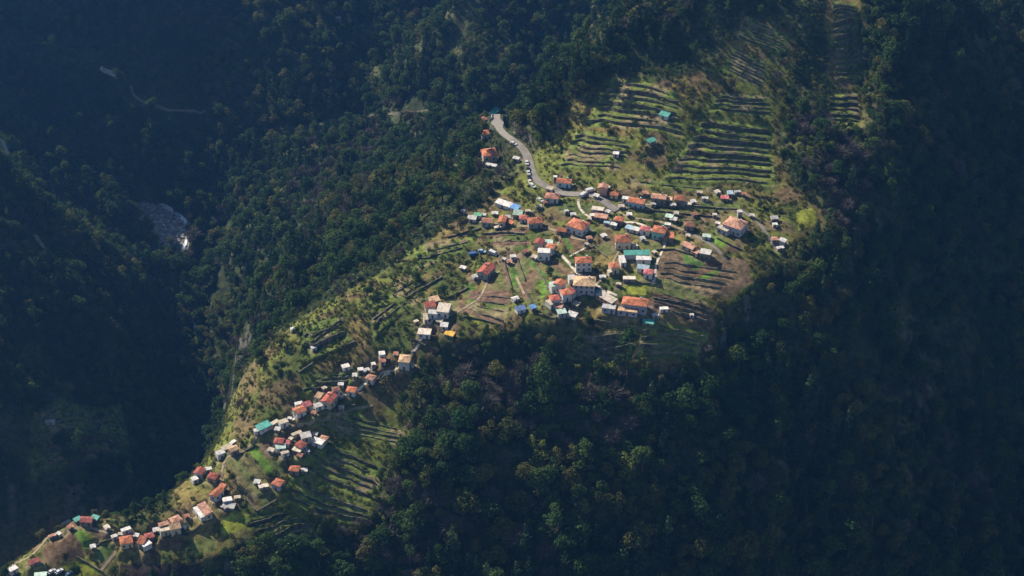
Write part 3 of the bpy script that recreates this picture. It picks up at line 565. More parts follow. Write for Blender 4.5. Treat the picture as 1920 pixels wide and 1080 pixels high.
for col, stripe, ang, px in FIELDS:
    poly = wpoly(px); field_polys.append(poly)
    m = inpoly(GX, GY, poly)
    c = np.array(col) * (.72 + .56 * fbm(GX[m], GY[m], 7, 90))[:, None]
    if stripe:
        a = R(ang); d = -math.sin(a) * GX[m] + math.cos(a) * GY[m] + 2 * vnoise(GX[m], GY[m], 18, 4)
        nf_ = len(field_polys); st = smooth(.40, .62, vnoise(d * 1.0, d * 0, 1.9, nf_))[:, None]; st2 = smooth(.5, .7, vnoise(d * 1.0, d * 0, 6.5, nf_ + 3))[:, None]
        c = c * (1 - .6 * st) + np.array((.135, .095, .058)) * .6 * st
        c = c * (1 - .75 * st2) + np.array((.070, .095, .028)) * .75 * st2
    C[m] = c
tm = (tread > 0) & (tread_id // 40 != [q[0] for q in BLOCKS].index('ho'))
tv = vnoise(tread_id * 7.31, tread_id * 3.17, 1.0, 33)[tm][:, None]; tn = fbm(GX[tm], GY[tm], 9, 44)[:, None]
tc = np.array((.052,.074,.020)) * (1 - tv) + np.array((.125,.150,.034)) * tv
tc = np.where(tn > .60, np.array((.125,.105,.055)), tc) * (.6 + .8 * tn)
brownb = np.isin(tread_id[tm] // 40, [i for i, q in enumerate(BLOCKS) if q[0] in ('h', 'o', 'r', 'ho')])[:, None]
tc = np.where(brownb & (tv > .30), np.array((.105,.066,.045)) * (.6 + .8 * tn), tc)
C[tm] = tc
yard = (np.clip(PADW, 0, 1) * smooth(.42, .58, fbm(GX, GY, 5, 120)))[..., None] * .45
C = C * (1 - yard) + np.array((.15,.12,.085)) * yard
# bare rock on the steepest open faces of the gorge and the cliff
zx = np.gradient(Z, axis=1) / np.gradient(GX, axis=1); zy = np.gradient(Z, axis=0) / np.gradient(GY, axis=0)
steep = np.hypot(zx, zy)
infield = np.zeros(GX.shape, bool)
for poly in field_polys: infield |= inpoly(GX, GY, poly)
rk = smooth(1.25, 1.7, steep) * (1 - tread) * (1 - om) * ~infield * smooth(.55, .60, fbm(GX, GY * .45, 6, 99) * .7 + fbm(GX, GY, 20, 98) * .3)
C[infield & (om < .3) & (Z < -60)] *= 1.0
C = C * (1 - rk[..., None]) + np.array((.075,.070,.062)) * rk[..., None]

# ------------------------------------------------------------------ materials
def node_mat(name):
    m = bpy.data.materials.new(name); m.use_nodes = True; n = m.node_tree.nodes; l = m.node_tree.links
    return m, n, l, n['Principled BSDF']
MATS = {}
def mat(name, col, rough=.85, amt=.35, scale=.8, rnd=.25, tile=0, spec=.25):
    if name in MATS: return MATS[name]
    m, n, l, b = node_mat(name)
    tc = n.new('ShaderNodeTexCoord'); no = n.new('ShaderNodeTexNoise'); no.inputs['Scale'].default_value = scale; no.inputs['Detail'].default_value = 5
    l.new(tc.outputs['Object'], no.inputs['Vector'])
    oi = n.new('ShaderNodeObjectInfo')
    mr = n.new('ShaderNodeMapRange'); mr.inputs['From Min'].default_value = .3; mr.inputs['From Max'].default_value = .7
    mr.inputs['To Min'].default_value = 1 - amt; mr.inputs['To Max'].default_value = 1 + amt * .7
    l.new(no.outputs['Fac'], mr.inputs['Value'])
    m2 = n.new('ShaderNodeMapRange'); m2.inputs['To Min'].default_value = 1 - rnd; m2.inputs['To Max'].default_value = 1 + rnd * .5
    l.new(oi.outputs['Random'], m2.inputs['Value'])
    mu = n.new('ShaderNodeMath'); mu.operation = 'MULTIPLY'; l.new(mr.outputs[0], mu.inputs[0]); l.new(m2.outputs[0], mu.inputs[1])
    last = mu
    if tile:
        wv = n.new('ShaderNodeTexWave'); wv.inputs['Scale'].default_value = tile; wv.inputs['Distortion'].default_value = 1.5; wv.inputs['Detail'].default_value = 1
        l.new(tc.outputs['Object'], wv.inputs['Vector'])
        m3 = n.new('ShaderNodeMapRange'); m3.inputs['To Min'].default_value = .78; m3.inputs['To Max'].default_value = 1.08; l.new(wv.outputs['Fac'], m3.inputs['Value'])
        m4 = n.new('ShaderNodeMath'); m4.operation = 'MULTIPLY'; l.new(mu.outputs[0], m4.inputs[0]); l.new(m3.outputs[0], m4.inputs[1]); last = m4
    vm = n.new('ShaderNodeVectorMath'); vm.operation = 'SCALE'; vm.inputs[0].default_value = col
    l.new(last.outputs[0], vm.inputs['Scale']); l.new(vm.outputs[0], b.inputs['Base Color'])
    b.inputs['Roughness'].default_value = rough; b.inputs['Specular IOR Level'].default_value = spec
    MATS[name] = m; return m
def foliage(name, c1, c2, trans=.3):
    m, n, l, b = node_mat(name); n.remove(b); out = n['Material Output']
    oi = n.new('ShaderNodeObjectInfo'); tc = n.new('ShaderNodeTexCoord')
    no = n.new('ShaderNodeTexNoise'); no.inputs['Scale'].default_value = .9; no.inputs['Detail'].default_value = 3
    l.new(tc.outputs['Object'], no.inputs['Vector'])
    ad = n.new('ShaderNodeMath'); ad.operation = 'MULTIPLY_ADD'; ad.inputs[1].default_value = 1.6; ad.inputs[2].default_value = -.8
    l.new(no.outputs['Fac'], ad.inputs[0])
    a2 = n.new('ShaderNodeMath'); a2.operation = 'ADD'; a2.use_clamp = True; l.new(ad.outputs[0], a2.inputs[0]); l.new(oi.outputs['Random'], a2.inputs[1])
    mx = n.new('ShaderNodeMix'); mx.data_type = 'RGBA'; l.new(a2.outputs[0], mx.inputs[0])
    mx.inputs[6].default_value = (*c1, 1); mx.inputs[7].default_value = (*c2, 1)
    d = n.new('ShaderNodeBsdfDiffuse'); t = n.new('ShaderNodeBsdfTranslucent'); ms = n.new('ShaderNodeMixShader'); ms.inputs[0].default_value = trans
    l.new(mx.outputs[2], d.inputs[0]); l.new(mx.outputs[2], t.inputs[0]); l.new(d.outputs[0], ms.inputs[1]); l.new(t.outputs[0], ms.inputs[2])
    l.new(ms.outputs[0], out.inputs['Surface']); MATS[name] = m; return m
ROOF = {'orange': (.33,.112,.058), 'red': (.27,.072,.05), 'salmon': (.34,.18,.125), 'tan': (.36,.24,.145), 'brown': (.26,.12,.08), 'darkred': (.21,.06,.05), 'pinkred': (.38,.11,.115)}
SHEET = {'white': (.44,.42,.40), 'mint': (.31,.40,.34), 'teal': (.06,.25,.21), 'blue': (.09,.20,.40), 'navy': (.06,.10,.20), 'grey': (.36,.35,.34), 'cream': (.39,.335,.25), 'yellow': (.50,.29,.045), 'paleblue': (.28,.38,.43), 'green': (.12,.36,.20), 'beige': (.44,.38,.31)}
WALLC = {'white': (.46,.445,.43), 'cream': (.42,.355,.27), 'salmon': (.48,.27,.20), 'lilac': (.34,.32,.37), 'paleblue': (.33,.42,.48), 'concrete': (.27,.26,.25), 'stone': (.18,.155,.13), 'teal': (.22,.38,.36)}
def roofm(c): return mat('roof_tiles_' + c, ROOF[c], .9, .6, 1.0, .42, 3.0) if c in ROOF else mat('roof_sheet_' + c, SHEET[c], .7, .45, 1.3, .3, 1.2)
def wallm(c): return mat('plaster_' + c, WALLC[c], .9, .22, .6, .12)
GLASS = mat('window_glass', (.035,.042,.05), .2, .2, 1, .3, 0, .5)
WOOD = mat('painted_wood', (.10,.06,.04), .7, .3, 2)
BARK = mat('bark', (.075,.055,.042), .95, .4, 2)
STONE = mat('dry_stone', (.105,.098,.066), .95, .8, .4, .4)
ASPH = mat('asphalt', (.150,.135,.120), .9, .25, .25, 0)
CONC = mat('pale_concrete', (.42,.37,.30), .9, .3, .4, .1)
DIRT = mat('trodden_earth', (.22,.17,.115), .95, .35, .4, .1)

m, n, l, b = node_mat('hillside_ground')
at = n.new('ShaderNodeAttribute'); at.attribute_name = 'ground_colour'
ge = n.new('ShaderNodeNewGeometry')
no = n.new('ShaderNodeTexNoise'); no.inputs['Scale'].default_value = .35; no.inputs['Detail'].default_value = 8; no.inputs['Roughness'].default_value = .7
l.new(ge.outputs['Position'], no.inputs['Vector'])
mr = n.new('ShaderNodeMapRange'); mr.inputs['From Min'].default_value = .32; mr.inputs['From Max'].default_value = .68; mr.inputs['To Min'].default_value = .30; mr.inputs['To Max'].default_value = 1.75
l.new(no.outputs['Fac'], mr.inputs['Value'])
vm = n.new('ShaderNodeVectorMath'); vm.operation = 'SCALE'; l.new(at.outputs['Color'], vm.inputs[0]); l.new(mr.outputs[0], vm.inputs['Scale'])
l.new(vm.outputs[0], b.inputs['Base Color']); b.inputs['Roughness'].default_value = 1; b.inputs['Specular IOR Level'].default_value = .05
bp = n.new('ShaderNodeBump'); bp.inputs['Strength'].default_value = .6; bp.inputs['Distance'].default_value = .6
l.new(no.outputs['Fac'], bp.inputs['Height']); l.new(bp.outputs[0], b.inputs['Normal'])
GROUND = m

# ------------------------------------------------------------------ object helpers
def mesh_obj(name, verts, faces, material, parent=None, smooth_=False, loc=None):
    me = bpy.data.meshes.new(name); me.from_pydata([tuple(map(float, v)) for v in verts], [], [tuple(map(int, f)) for f in faces]); me.update()
    for mm in (material if isinstance(material, (list, tuple)) else [material]): me.materials.append(mm)
    if smooth_: me.polygons.foreach_set('use_smooth', [True] * len(me.polygons))
    o = bpy.data.objects.new(name, me); COL.objects.link(o)
    if parent: o.parent = parent
    if loc is not None: o.location = loc
    return o
def tag(o, label, cat, group=None):
    o['label'] = label; o['category'] = cat
    if group: o['group'] = group
    return o
def empty(name, loc, rz, label, cat, group=None):
    o = bpy.data.objects.new(name, None); COL.objects.link(o); o.location = loc; o.rotation_euler = (0, 0, rz); o.empty_display_size = .5
    return tag(o, label, cat, group)
class MB:
    def __init__(s): s.v = []; s.f = []
    def box(s, x0, x1, y0, y1, z0, z1):
        k = len(s.v); s.v += [(x0,y0,z0),(x1,y0,z0),(x1,y1,z0),(x0,y1,z0),(x0,y0,z1),(x1,y0,z1),(x1,y1,z1),(x0,y1,z1)]
        s.f += [(k,k+3,k+2,k+1),(k+4,k+5,k+6,k+7),(k,k+1,k+5,k+4),(k+1,k+2,k+6,k+5),(k+2,k+3,k+7,k+6),(k+3,k,k+4,k+7)]; return s
    def poly(s, v, f): k = len(s.v); s.v += v; s.f += [tuple(i + k for i in q) for q in f]; return s
    def tube(s, p, r, n=6):
        k = len(s.v)
        for (x, y, z), q in zip(p, r):
            for i in range(n): a = 2 * math.pi * i / n; s.v.append((x + q * math.cos(a), y + q * math.sin(a), z))
        for j in range(len(p) - 1):
            for i in range(n): s.f.append((k+j*n+i, k+j*n+(i+1)%n, k+(j+1)*n+(i+1)%n, k+(j+1)*n+i))
        s.f.append(tuple(k + (len(p)-1)*n + i for i in range(n))); return s
    def build(s, name, material, parent=None): return mesh_obj(name, s.v, s.f, material, parent)

# ------------------------------------------------------------------ ground sheet
ny, nx = GX.shape
me = bpy.data.meshes.new('hillside')
co = np.stack([GX, GY, Z], -1).reshape(-1, 3).astype(np.float32)
idx = np.arange(nx * ny).reshape(ny, nx)
q = np.stack([idx[:-1, :-1], idx[:-1, 1:], idx[1:, 1:], idx[1:, :-1]], -1).reshape(-1, 4).astype(np.int32)
me.vertices.add(len(co)); me.vertices.foreach_set('co', co.ravel())
me.loops.add(q.size); me.loops.foreach_set('vertex_index', q.ravel())
me.polygons.add(len(q)); me.polygons.foreach_set('loop_start', np.arange(0, q.size, 4, dtype=np.int32)); me.polygons.foreach_set('loop_total', np.full(len(q), 4, np.int32))
me.polygons.foreach_set('use_smooth', np.ones(len(q), bool))
ca = me.attributes.new('ground_colour', 'FLOAT_COLOR', 'POINT')
ca.data.foreach_set('color', np.concatenate([C.reshape(-1, 3), np.ones((nx * ny, 1))], 1).astype(np.float32).ravel())
me.update(calc_edges=True); me.materials.append(GROUND)
terrain = bpy.data.objects.new('hillside', me); COL.objects.link(terrain); terrain['kind'] = 'structure'

# ------------------------------------------------------------------ roads and paths
def ribbon(name, line, width, material, lift=.22, wf=None):
    p = line; t = np.gradient(p[:, :2], axis=0); t /= np.linalg.norm(t, axis=1)[:, None] + 1e-9
    nrm = np.column_stack([-t[:, 1], t[:, 0]]); v = []; f = []
    offs = [-.5, -.25, 0, .25, .5]
    for k in range(len(p)):
        ww = width * (wf(k / len(p)) if wf else 1)
        zc = []
        for o in offs:
            x, y = p[k, :2] + nrm[k] * o * ww; zc.append((x, y, hz(x, y)))
        for x, y, z in zc: v.append((x, y, max(z, (p[k, 2] if wf else -1e9)) + lift))
        x, y, z = zc[0]; v.append((x, y, z - 1)); x, y, z = zc[-1]; v.append((x, y, z - 1))
    for k in range(len(p) - 1):
        a, b2 = k * 7, k * 7 + 7
        for i in range(4): f.append((a+i, a+i+1, b2+i+1, b2+i))
        f.append((a+5, a, b2, b2+5)); f.append((a+4, a+6, b2+6, b2+4))
    o = mesh_obj(name, v, f, material); o['kind'] = 'structure'; return o
ribbon('road', road_line, 4.4, ASPH, .2, lambda t: 1 + .75 * math.exp(-((t - .40) / .10) ** 2))
PATHS = [(1.5, CONC, [(1052,478),(1068,495),(1084,514)]),
 (1.1, CONC, [(1247,458),(1245,466),(1236,481),(1226,507),(1233,520),(1221,536)]),
 (1.3, CONC, [(1084,374),(1084,390),(1099,405),(1118,412)]),
 (1.9, ASPH, [(1389,396),(1416,410),(1432,430),(1447,455),(1457,468)]),
 (1.6, ASPH, [(1290,436),(1303,441),(1341,464),(1362,487)]),
 (1.2, DIRT, [(20,1062),(61,1042),(77,1021),(96,1005),(122,987),(153,984),(181,993),(205,1001)]),
 (1.4, DIRT, [(188,1072),(205,1050),(221,1029)]),
 (2.6, STONE, [(525,240),(560,241),(600,232),(660,220),(760,211),(850,203)]),
 (2.6, CONC, [(188,127),(205,135),(226,147)]),
 (2.0, DIRT, [(245,160),(248,178),(262,188),(300,203),(345,209),(388,207)]),
 (3.0, CONC, [(4,262),(12,278),(16,298)]),
 (3.0, DIRT, [(66,440),(80,462),(98,482)]),
 (1.0, DIRT, [(700,760),(650,770),(590,792),(540,800)]),
 (1.0, DIRT, [(452,850),(470,835),(490,812)]),
 (1.0, CONC, [(1068,481),(1088,470),(1103,463)]),
 (1.2, CONC, [(1030,472),(1042,474),(1052,479)]),
 (1.1, DIRT, [(1168,462),(1160,472),(1152,484),(1140,515),(1118,535)]),
 (1.2, CONC, [(1084,514),(1092,512),(1118,536),(1132,546),(1160,556)]),
 (1.1, DIRT, [(1000,424),(1030,428),(1053,438),(1070,446),(1100,452)]),
 (1.4, CONC, [(1118,412),(1150,414),(1205,420),(1236,442),(1247,458)]),
 (1.4, DIRT, [(1160,398),(1178,408),(1240,416),(1270,426),(1290,436)]),
 (1.3, DIRT, [(1165,380),(1215,384),(1290,388),(1340,390),(1389,396)]),
 (1.2, DIRT, [(885,414),(920,420),(960,424),(1000,425)]),
 (1.2, CONC, [(614,756),(660,737),(700,713),(755,687),(790,640),(812,598)]),
 (1.3, CONC, [(484,812),(530,797),(570,773),(612,757)]),
 (1.2, DIRT, [(812,598),(850,590),(900,560),(920,515)]),
 (1.2, DIRT, [(340,980),(385,965),(410,930),(420,860),(452,850)]),
 (1.2, DIRT, [(1052,430),(1050,455),(1035,470)]),
 (1.2, DIRT, [(968,520),(975,535),(983,552)]),
 (1.2, DIRT, [(1035,545),(1040,560),(1060,575),(1085,590)]),
]
path_lines = [road_line]
for wd, mm, px in PATHS:
    ln = polyline(px, 8, 2); path_lines.append(ln); ribbon('path', ln, wd, mm, .15)

# ------------------------------------------------------------------ terrace walls, each its own thing
for name, lab, p in WALLS:
    t = np.gradient(p[:, :2], axis=0); t /= np.linalg.norm(t, axis=1)[:, None] + 1e-9
    nr = np.column_stack([t[:, 1], -t[:, 0]])        # towards the lower side
    v = []; f = []; m_ = len(p)
    for k in range(m_):
        top = p[k, 3] + random.uniform(-.25, .2) - .5 * (vnoise(k * 1.6, p[0, 0], 7, 55) > .72)
        a = p[k, :2] + nr[k] * (.75 + random.uniform(-.12, .12)); b2 = p[k, :2] + nr[k] * .15; c2 = p[k, :2] - nr[k] * .2
        v += [(*a, p[k, 2] - .6), (*b2, top), (*c2, top), (*c2, p[k, 2] - .6)]
    for k in range(m_ - 1):
        for i in range(4): f.append((4*k+i, 4*k+4+i, 4*k+4+(i+1)%4, 4*k+(i+1)%4))
    f += [(0,1,2,3), (4*m_-1, 4*m_-2, 4*m_-3, 4*m_-4)]
    o0 = np.array([p[m_//2, 0], p[m_//2, 1], p[m_//2, 2]])
    o = mesh_obj('terrace_wall', np.array(v) - o0, f, STONE, None, False, o0); tag(o, lab, 'terrace wall', 'terrace walls: ' + lab)

# low garden walls and the parapet of the road, drawn along the lines the photograph shows
def wall_line(name, px, hgt, th, material, label, cat, group, line=None):
    p = line if line is not None else polyline(px, 8, 2)
    t = np.gradient(p[:, :2], axis=0); t /= np.linalg.norm(t, axis=1)[:, None] + 1e-9
    nr = np.column_stack([t[:, 1], -t[:, 0]]); v = []; f = []; m_ = len(p)
    for k in range(m_):
        a = p[k, :2] + nr[k] * th / 2; b2 = p[k, :2] - nr[k] * th / 2; g = float(hz(*p[k, :2])); top = g + hgt * random.uniform(.8, 1.2)
        v += [(*a, g - 1), (*a, top), (*b2, top), (*b2, g - 1)]
    for k in range(m_ - 1):
        for i in range(4): f.append((4*k+i, 4*k+4+i, 4*k+4+(i+1)%4, 4*k+(i+1)%4))
    f += [(0,1,2,3), (4*m_-1, 4*m_-2, 4*m_-3, 4*m_-4)]
    o0 = p[m_//2].copy(); return tag(mesh_obj(name, np.array(v) - o0, f, material, None, False, o0), label, cat, group)
GW = [[(838,446),(870,438),(905,428)],[(905,440),(945,436),(985,440)],[(1010,366),(1022,372)],[(1170,392),(1230,396),(1300,404)],[(1300,404),(1345,408)],[(1262,468),(1300,480),(1330,492)],
 [(1230,470),(1262,468)],[(1278,386),(1330,390),(1385,394)],[(1345,448),(1372,462),(1392,470)],[(945,492),(960,545)],[(970,488),(985,530)],[(985,545),(1000,575)],[(1005,500),(1030,545)],
 [(1092,515),(1130,520)],[(1110,460),(1140,485)],[(1225,560),(1260,566),(1300,575)],[(1100,600),(1150,606),(1190,616)],[(1010,590),(1050,600)],[(842,560),(880,540)],[(870,595),(905,600),(940,612)],
 [(760,560),(785,545),(830,520)],[(700,600),(740,570)],[(770,640),(800,650)],[(690,725),(720,700)],[(640,765),(672,760)],[(452,852),(482,835)],[(420,872),(452,925),(480,960)],[(460,850),(505,905)],[(482,960),(520,938)],
 [(350,1000),(380,985)],[(145,1045),(195,1075)],[(175,1025),(215,1010)],[(300,1000),(345,1010)],[(1000,345),(985,352)],[(1195,530),(1232,535)],[(1150,640),(1195,650)],[(640,650),(670,640)],[(560,700),(590,680)],[(590,640),(640,600)]]
for g_ in GW: wall_line('garden_wall', g_, .9, .5, STONE, 'low rough stone wall between the garden plots of the ridge', 'stone wall', 'low stone walls between the plots')
tt_ = np.gradient(road_line[:, :2], axis=0); tt_ /= np.linalg.norm(tt_, axis=1)[:, None]
side = road_line.copy(); side[:, 0] += tt_[:, 1] * 3.6; side[:, 1] -= tt_[:, 0] * 3.6
sd2 = road_line.copy(); sd2[:, 0] -= tt_[:, 1] * 3.6; sd2[:, 1] += tt_[:, 0] * 3.6
lo_ = side if side[:, 0].mean() < sd2[:, 0].mean() else sd2
wall_line('parapet', None, .7, .35, CONC, 'pale parapet wall along the valley side of the main road', 'parapet', None, lo_[6:66])
# ------------------------------------------------------------------ buildings: pixel of the roof's middle, length, width, wall height, turn, roof kind, roof colour, wall colour
FOOT = []
def roof_mesh(kind, L, W, o=.35, pitch=.42, th=.16):
    x, y = L / 2 + o, W / 2 + o; m_ = MB()
    if kind == 'flat':
        m_.box(-L/2 - .15, L/2 + .15, -W/2 - .15, W/2 + .15, .003, .28); return m_, .28
    if kind == 'shed':      # leans down to the front
        h = W * .16
        v = [(-x,-y,0),(x,-y,0),(x,y,h),(-x,y,h)]
    elif kind == 'gable':
        h = W / 2 * pitch
        v = [(-x,-y,0),(x,-y,0),(x,0,h),(-x,0,h),(x,y,0),(-x,y,0)]
        fs = [(0,1,2,3),(3,2,4,5)]
    else:
        h = W / 2 * pitch; r = max(0, x - y)
        v = [(-x,-y,0),(x,-y,0),(x,y,0),(-x,y,0),(-r,0,h),(r + .01,0,h)]
        fs = [(0,1,5,4),(1,2,5),(2,3,4,5),(3,0,4)]
    if kind == 'shed': fs = [(0,1,2,3)]
    n_ = len(v); v2 = v + [(a, b, c - th) for a, b, c in v]
    f = list(fs) + [tuple(i + n_ for i in reversed(q)) for q in fs]
    rim = {'shed': [0,1,2,3], 'gable': [0,1,2,4,5,3], 'hip': [0,1,2,3]}[kind]
    for a, b in zip(rim, rim[1:] + rim[:1]): f.append((b, a, a + n_, b + n_))
    m_.poly([(a, b, c + th) for a, b, c in v2], f); return m_, h
def building(name, u, v, L, W, H, rot, rk, rc, wc, label, cat=None, parts=True, group=None, pos=None):
    rz = R(rot)
    rm, rh = roof_mesh(rk, L, W)
    x, y, z = pos; FOOT.append((x, y, max(L, W) * .62))
    root = empty(name, (x, y, z), rz, label, cat or name.replace('_', ' '), group)
    wm = wallm(wc)
    wb = MB().box(-L/2, L/2, -W/2, W/2, -3.0, H)
    if rk == 'gable':
        for s in (-1, 1):
            a = s * (L/2 - .1); wb.poly([(a - .1, -W/2, H), (a - .1, W/2, H), (a - .1, 0, H + rh), (a + .1, -W/2, H), (a + .1, W/2, H), (a + .1, 0, H + rh)], [(2,1,0),(3,4,5),(0,3,5,2),(1,2,5,4)])
    if rk == 'shed':
        wb.poly([(-L/2, W/2-.1, H), (L/2, W/2-.1, H), (L/2, W/2, H + W*.14), (-L/2, W/2, H + W*.14)], [(0,1,2,3)])
    wb.build('wall', wm, root)
    ro = rm.build('roof', roofm(rc), root); ro.location = (0, 0, H + .004)
    if rc in ROOF and L > 6 and rk in ('hip', 'gable'):
        ch = MB().box(-.3, .3, -.25, .25, 0, 1.5).box(-.4, .4, -.35, .35, 1.5, 1.65).build('chimney', wm, ro); ch.location = (L * .22, W * .2, rh * .35)
    if parts:
        # windows and a door on the faces that look out over the slope
        big = H >= 5.0
        for fl in range(2 if big else 1):
            zc = 1.55 + fl * 2.7
            if zc + .6 > H: continue
            for side in (0, 1, 2):
                ln = L if side == 0 else W
                k = int((ln - .8) / (2.3 if side == 0 else 2.8))
                for i in range(k):
                    c = -ln/2 + ln * (i + .5) / k
                    if side == 0 and fl == 0 and i == k // 2:
                        MB().box(-.45, .45, -.04, .04, 0, 2.05).build('door', WOOD, root).location = (c, -W/2 - .03, .05); continue
                    wn = MB().box(-.48, .48, -.05, .05, -.58, .58)
                    o = wn.build('window', GLASS, root)
                    if side == 0: o.location = (c, -W/2 - .03, zc)
                    else: o.location = ((L/2 + .03) * (1 if side == 1 else -1), c, zc); o.rotation_euler = (0, 0, R(90))
    else:
        MB().box(-.42, .42, -.04, .04, 0, 1.9).build('door', WOOD, root).location = (0, -W/2 - .03, .05)
    return root
for t, pos in zip(B, BPOS):
    small = t[3] < 3.9 or t[4] < 2.9 or t[0] in ('shed', 'hut', 'kiosk', 'shelter')
    building(*t, parts=not small, group=('garden huts: ' + t[10]) if t[10].startswith('small garden hut') else None, pos=pos)

# ------------------------------------------------------------------ vehicles
def paint(c, col): return mat('car_paint_' + c, col, .35, .05, 1, .05, 0, .5)
PAINT = {'white': (.40,.40,.40), 'black': (.02,.02,.022), 'blue': (.03,.07,.18), 'silver': (.40,.41,.42), 'cream': (.50,.44,.34), 'paleblue': (.22,.32,.45)}
RUB = mat('tyre_rubber', (.02,.02,.02), .9, .1)
def car(u, v, rot, colour, label, van=False, group=None):
    x, y = hit(u, v, .8); z = float(hz(x, y)) + .12; FOOT.append((x, y, 2))
    L, W = (5.0, 1.9) if van else (4.1, 1.7)
    r = empty('van' if van else 'car', (x, y, z), R(rot), label, 'van' if van else 'car', group)
    prof = [(-L/2, .35), (L/2, .35), (L/2, .85), (L/2 - .9, 1.0), (-L/2, 1.0)] if not van else [(-L/2, .35), (L/2, .35), (L/2, 1.0), (L/2 - .5, 1.15), (L/2 - 1.1, 1.95), (-L/2, 1.95)]
    def ext(p, w_): k = len(p); return [(a, -w_, b) for a, b in p] + [(a, w_, b) for a, b in p], [tuple(range(k)), tuple(reversed(range(k, 2*k)))] + [(i, i + k, (i+1) % k + k, (i+1) % k) for i in range(k)]
    MB().poly(*ext(prof, W/2)).build('body', paint(colour, PAINT[colour]), r)
    if van: MB().box(L/2 - 1.05, L/2 - .62, -W/2 + .1, W/2 - .1, 1.2, 1.62).build('windscreen', GLASS, r)
    else:
        MB().poly(*ext([(-L/2 + .25, 1.003), (L/2 - 1.1, 1.003), (L/2 - 1.7, 1.42), (-L/2 + .7, 1.42)], W/2 - .12)).build('window', GLASS, r)
        MB().box(-L/2 + .72, L/2 - 1.75, -W/2 + .16, W/2 - .16, 1.423, 1.47).build('roof', paint(colour, PAINT[colour]), r)
    for sx2 in (-1, 1):
        for sy2 in (-1, 1):
            m_ = MB(); k = 12; cx = sx2 * L * .31; cy = sy2 * (W/2 - .12)
            vv = [(cx + .33 * math.cos(2*math.pi*i/k), cy + d, .33 + .33 * math.sin(2*math.pi*i/k)) for d in (-.13, .15 * 1.0) for i in range(k)]
            m_.poly(vv, [tuple(range(k)), tuple(reversed(range(k, 2*k)))] + [(i, (i+1) % k, (i+1) % k + k, i + k) for i in range(k)]).build('wheel', RUB, r)
G = 'cars parked along the road'
car(963,269,-35,'white','white car parked on the verge above the road bend',group=G)
car(922,223,65,'black','dark car parked beside the teal roofed shed',group=G)
car(988,305,-85,'white','white car at the top of the parked row beside the road',group=G)
car(990,317,-85,'black','black car between two white ones in the row beside the road',group=G)
car(991,324,-83,'white','white car in the middle of the parked row beside the road',group=G)
car(992,332,-80,'black','black car between the white and the cream car beside the road',group=G)
car(994,341,-75,'cream','cream car in the lower half of the parked row beside the road',group=G)
car(999,348,-55,'silver','silver car at the lower end of the parked row beside the road',group=G)
car(1094,365,52,'white','white van on the road into the village',van=True)
car(1107,357,25,'white','white van parked under the narrow salmon house',van=True)
car(1013,375,-50,'white','white car parked above the left rim sheds')
car(888,477,15,'blue','dark blue van left in the shade above the red gabled house',van=True)
car(904,471,-20,'paleblue','pale blue car between the dark blue van and the white van')
car(925,475,-38,'white','white van at the right of the vehicles above the red gabled house',van=True)
car(97,1071,50,'white','white car at the left of the row at the bottom left edge')
car(111,1071,50,'silver','silver car in the middle of the row at the bottom left edge')
car(130,1076,45,'blue','dark blue car at the right of the row at the bottom left edge')

# ------------------------------------------------------------------ trees
F = {
 'leaf': foliage('foliage_dark_leaf', (.020,.045,.016), (.055,.085,.024)),
 'olive': foliage('foliage_olive_leaf', (.045,.060,.018), (.115,.110,.034)),
 'needle': foliage('foliage_needles', (.014,.034,.018), (.040,.062,.026), .15),
 'twig': foliage('bare_twigs', (.068,.060,.054), (.115,.100,.085), .05),
 'shrub': foliage('foliage_shrub', (.052,.070,.018), (.150,.140,.034)),
 'dry': foliage('foliage_dry_shrub', (.055,.054,.026), (.105,.094,.045)),
 'bright': foliage('foliage_bright_leaf', (.060,.092,.020), (.125,.145,.032)),
}
def leaf_cloud(rg, blobs, nper, size, up=.3, flat=.5):
    V = []; Fc = []
    for (cx, cy, cz, rx, ry, rz2) in blobs:
        n_ = max(6, int(nper * (rx * ry + rx * rz2) / 2))
        d = rg.normal(size=(n_, 3)); d /= np.linalg.norm(d, axis=1)[:, None]
        rr = rg.uniform(.55, 1.08, n_) ** .6
        c = d * rr[:, None] * (rx, ry, rz2) + (cx, cy, cz)
        nr = d + rg.normal(size=(n_, 3)) * flat + (0, 0, up); nr /= np.linalg.norm(nr, axis=1)[:, None]
        a = np.cross(nr, rg.normal(size=(n_, 3))); a /= np.linalg.norm(a, axis=1)[:, None]; b_ = np.cross(nr, a)
        s = size * rg.uniform(.6, 1.35, n_)[:, None]; a = a * s; b_ = b_ * s * rg.uniform(.5, 1, n_)[:, None]
        k = len(V) * 4 if False else sum(len(q) for q in V)
        # five-sided irregular sprays of leaves
        ang = np.sort(rg.uniform(0, 2 * math.pi, (n_, 5)), 1); rad = rg.uniform(.65, 1.1, (n_, 5))
        p = c[:, None] + a[:, None] * (np.cos(ang) * rad)[..., None] + b_[:, None] * (np.sin(ang) * rad)[..., None]
        V.append(p.reshape(-1, 3)); Fc += [tuple(k + 5*i + j for j in range(5)) for i in range(n_)]
    return np.concatenate(V), Fc
def broad(rg, h, r, n_, tall=1.0):
    bl = []
    for i in range(n_):
        a = rg.uniform(0, 2*math.pi); q = r * rg.uniform(.15, .78); t = rg.uniform(-.6, 1)
        z_ = h * .62 + t * h * .28 * tall; q *= math.sqrt(max(.1, 1 - (t * .85) ** 2)); s = r * rg.uniform(.30, .48)
        bl.append((q*math.cos(a), q*math.sin(a), z_, s, s, s * .8))
    return bl
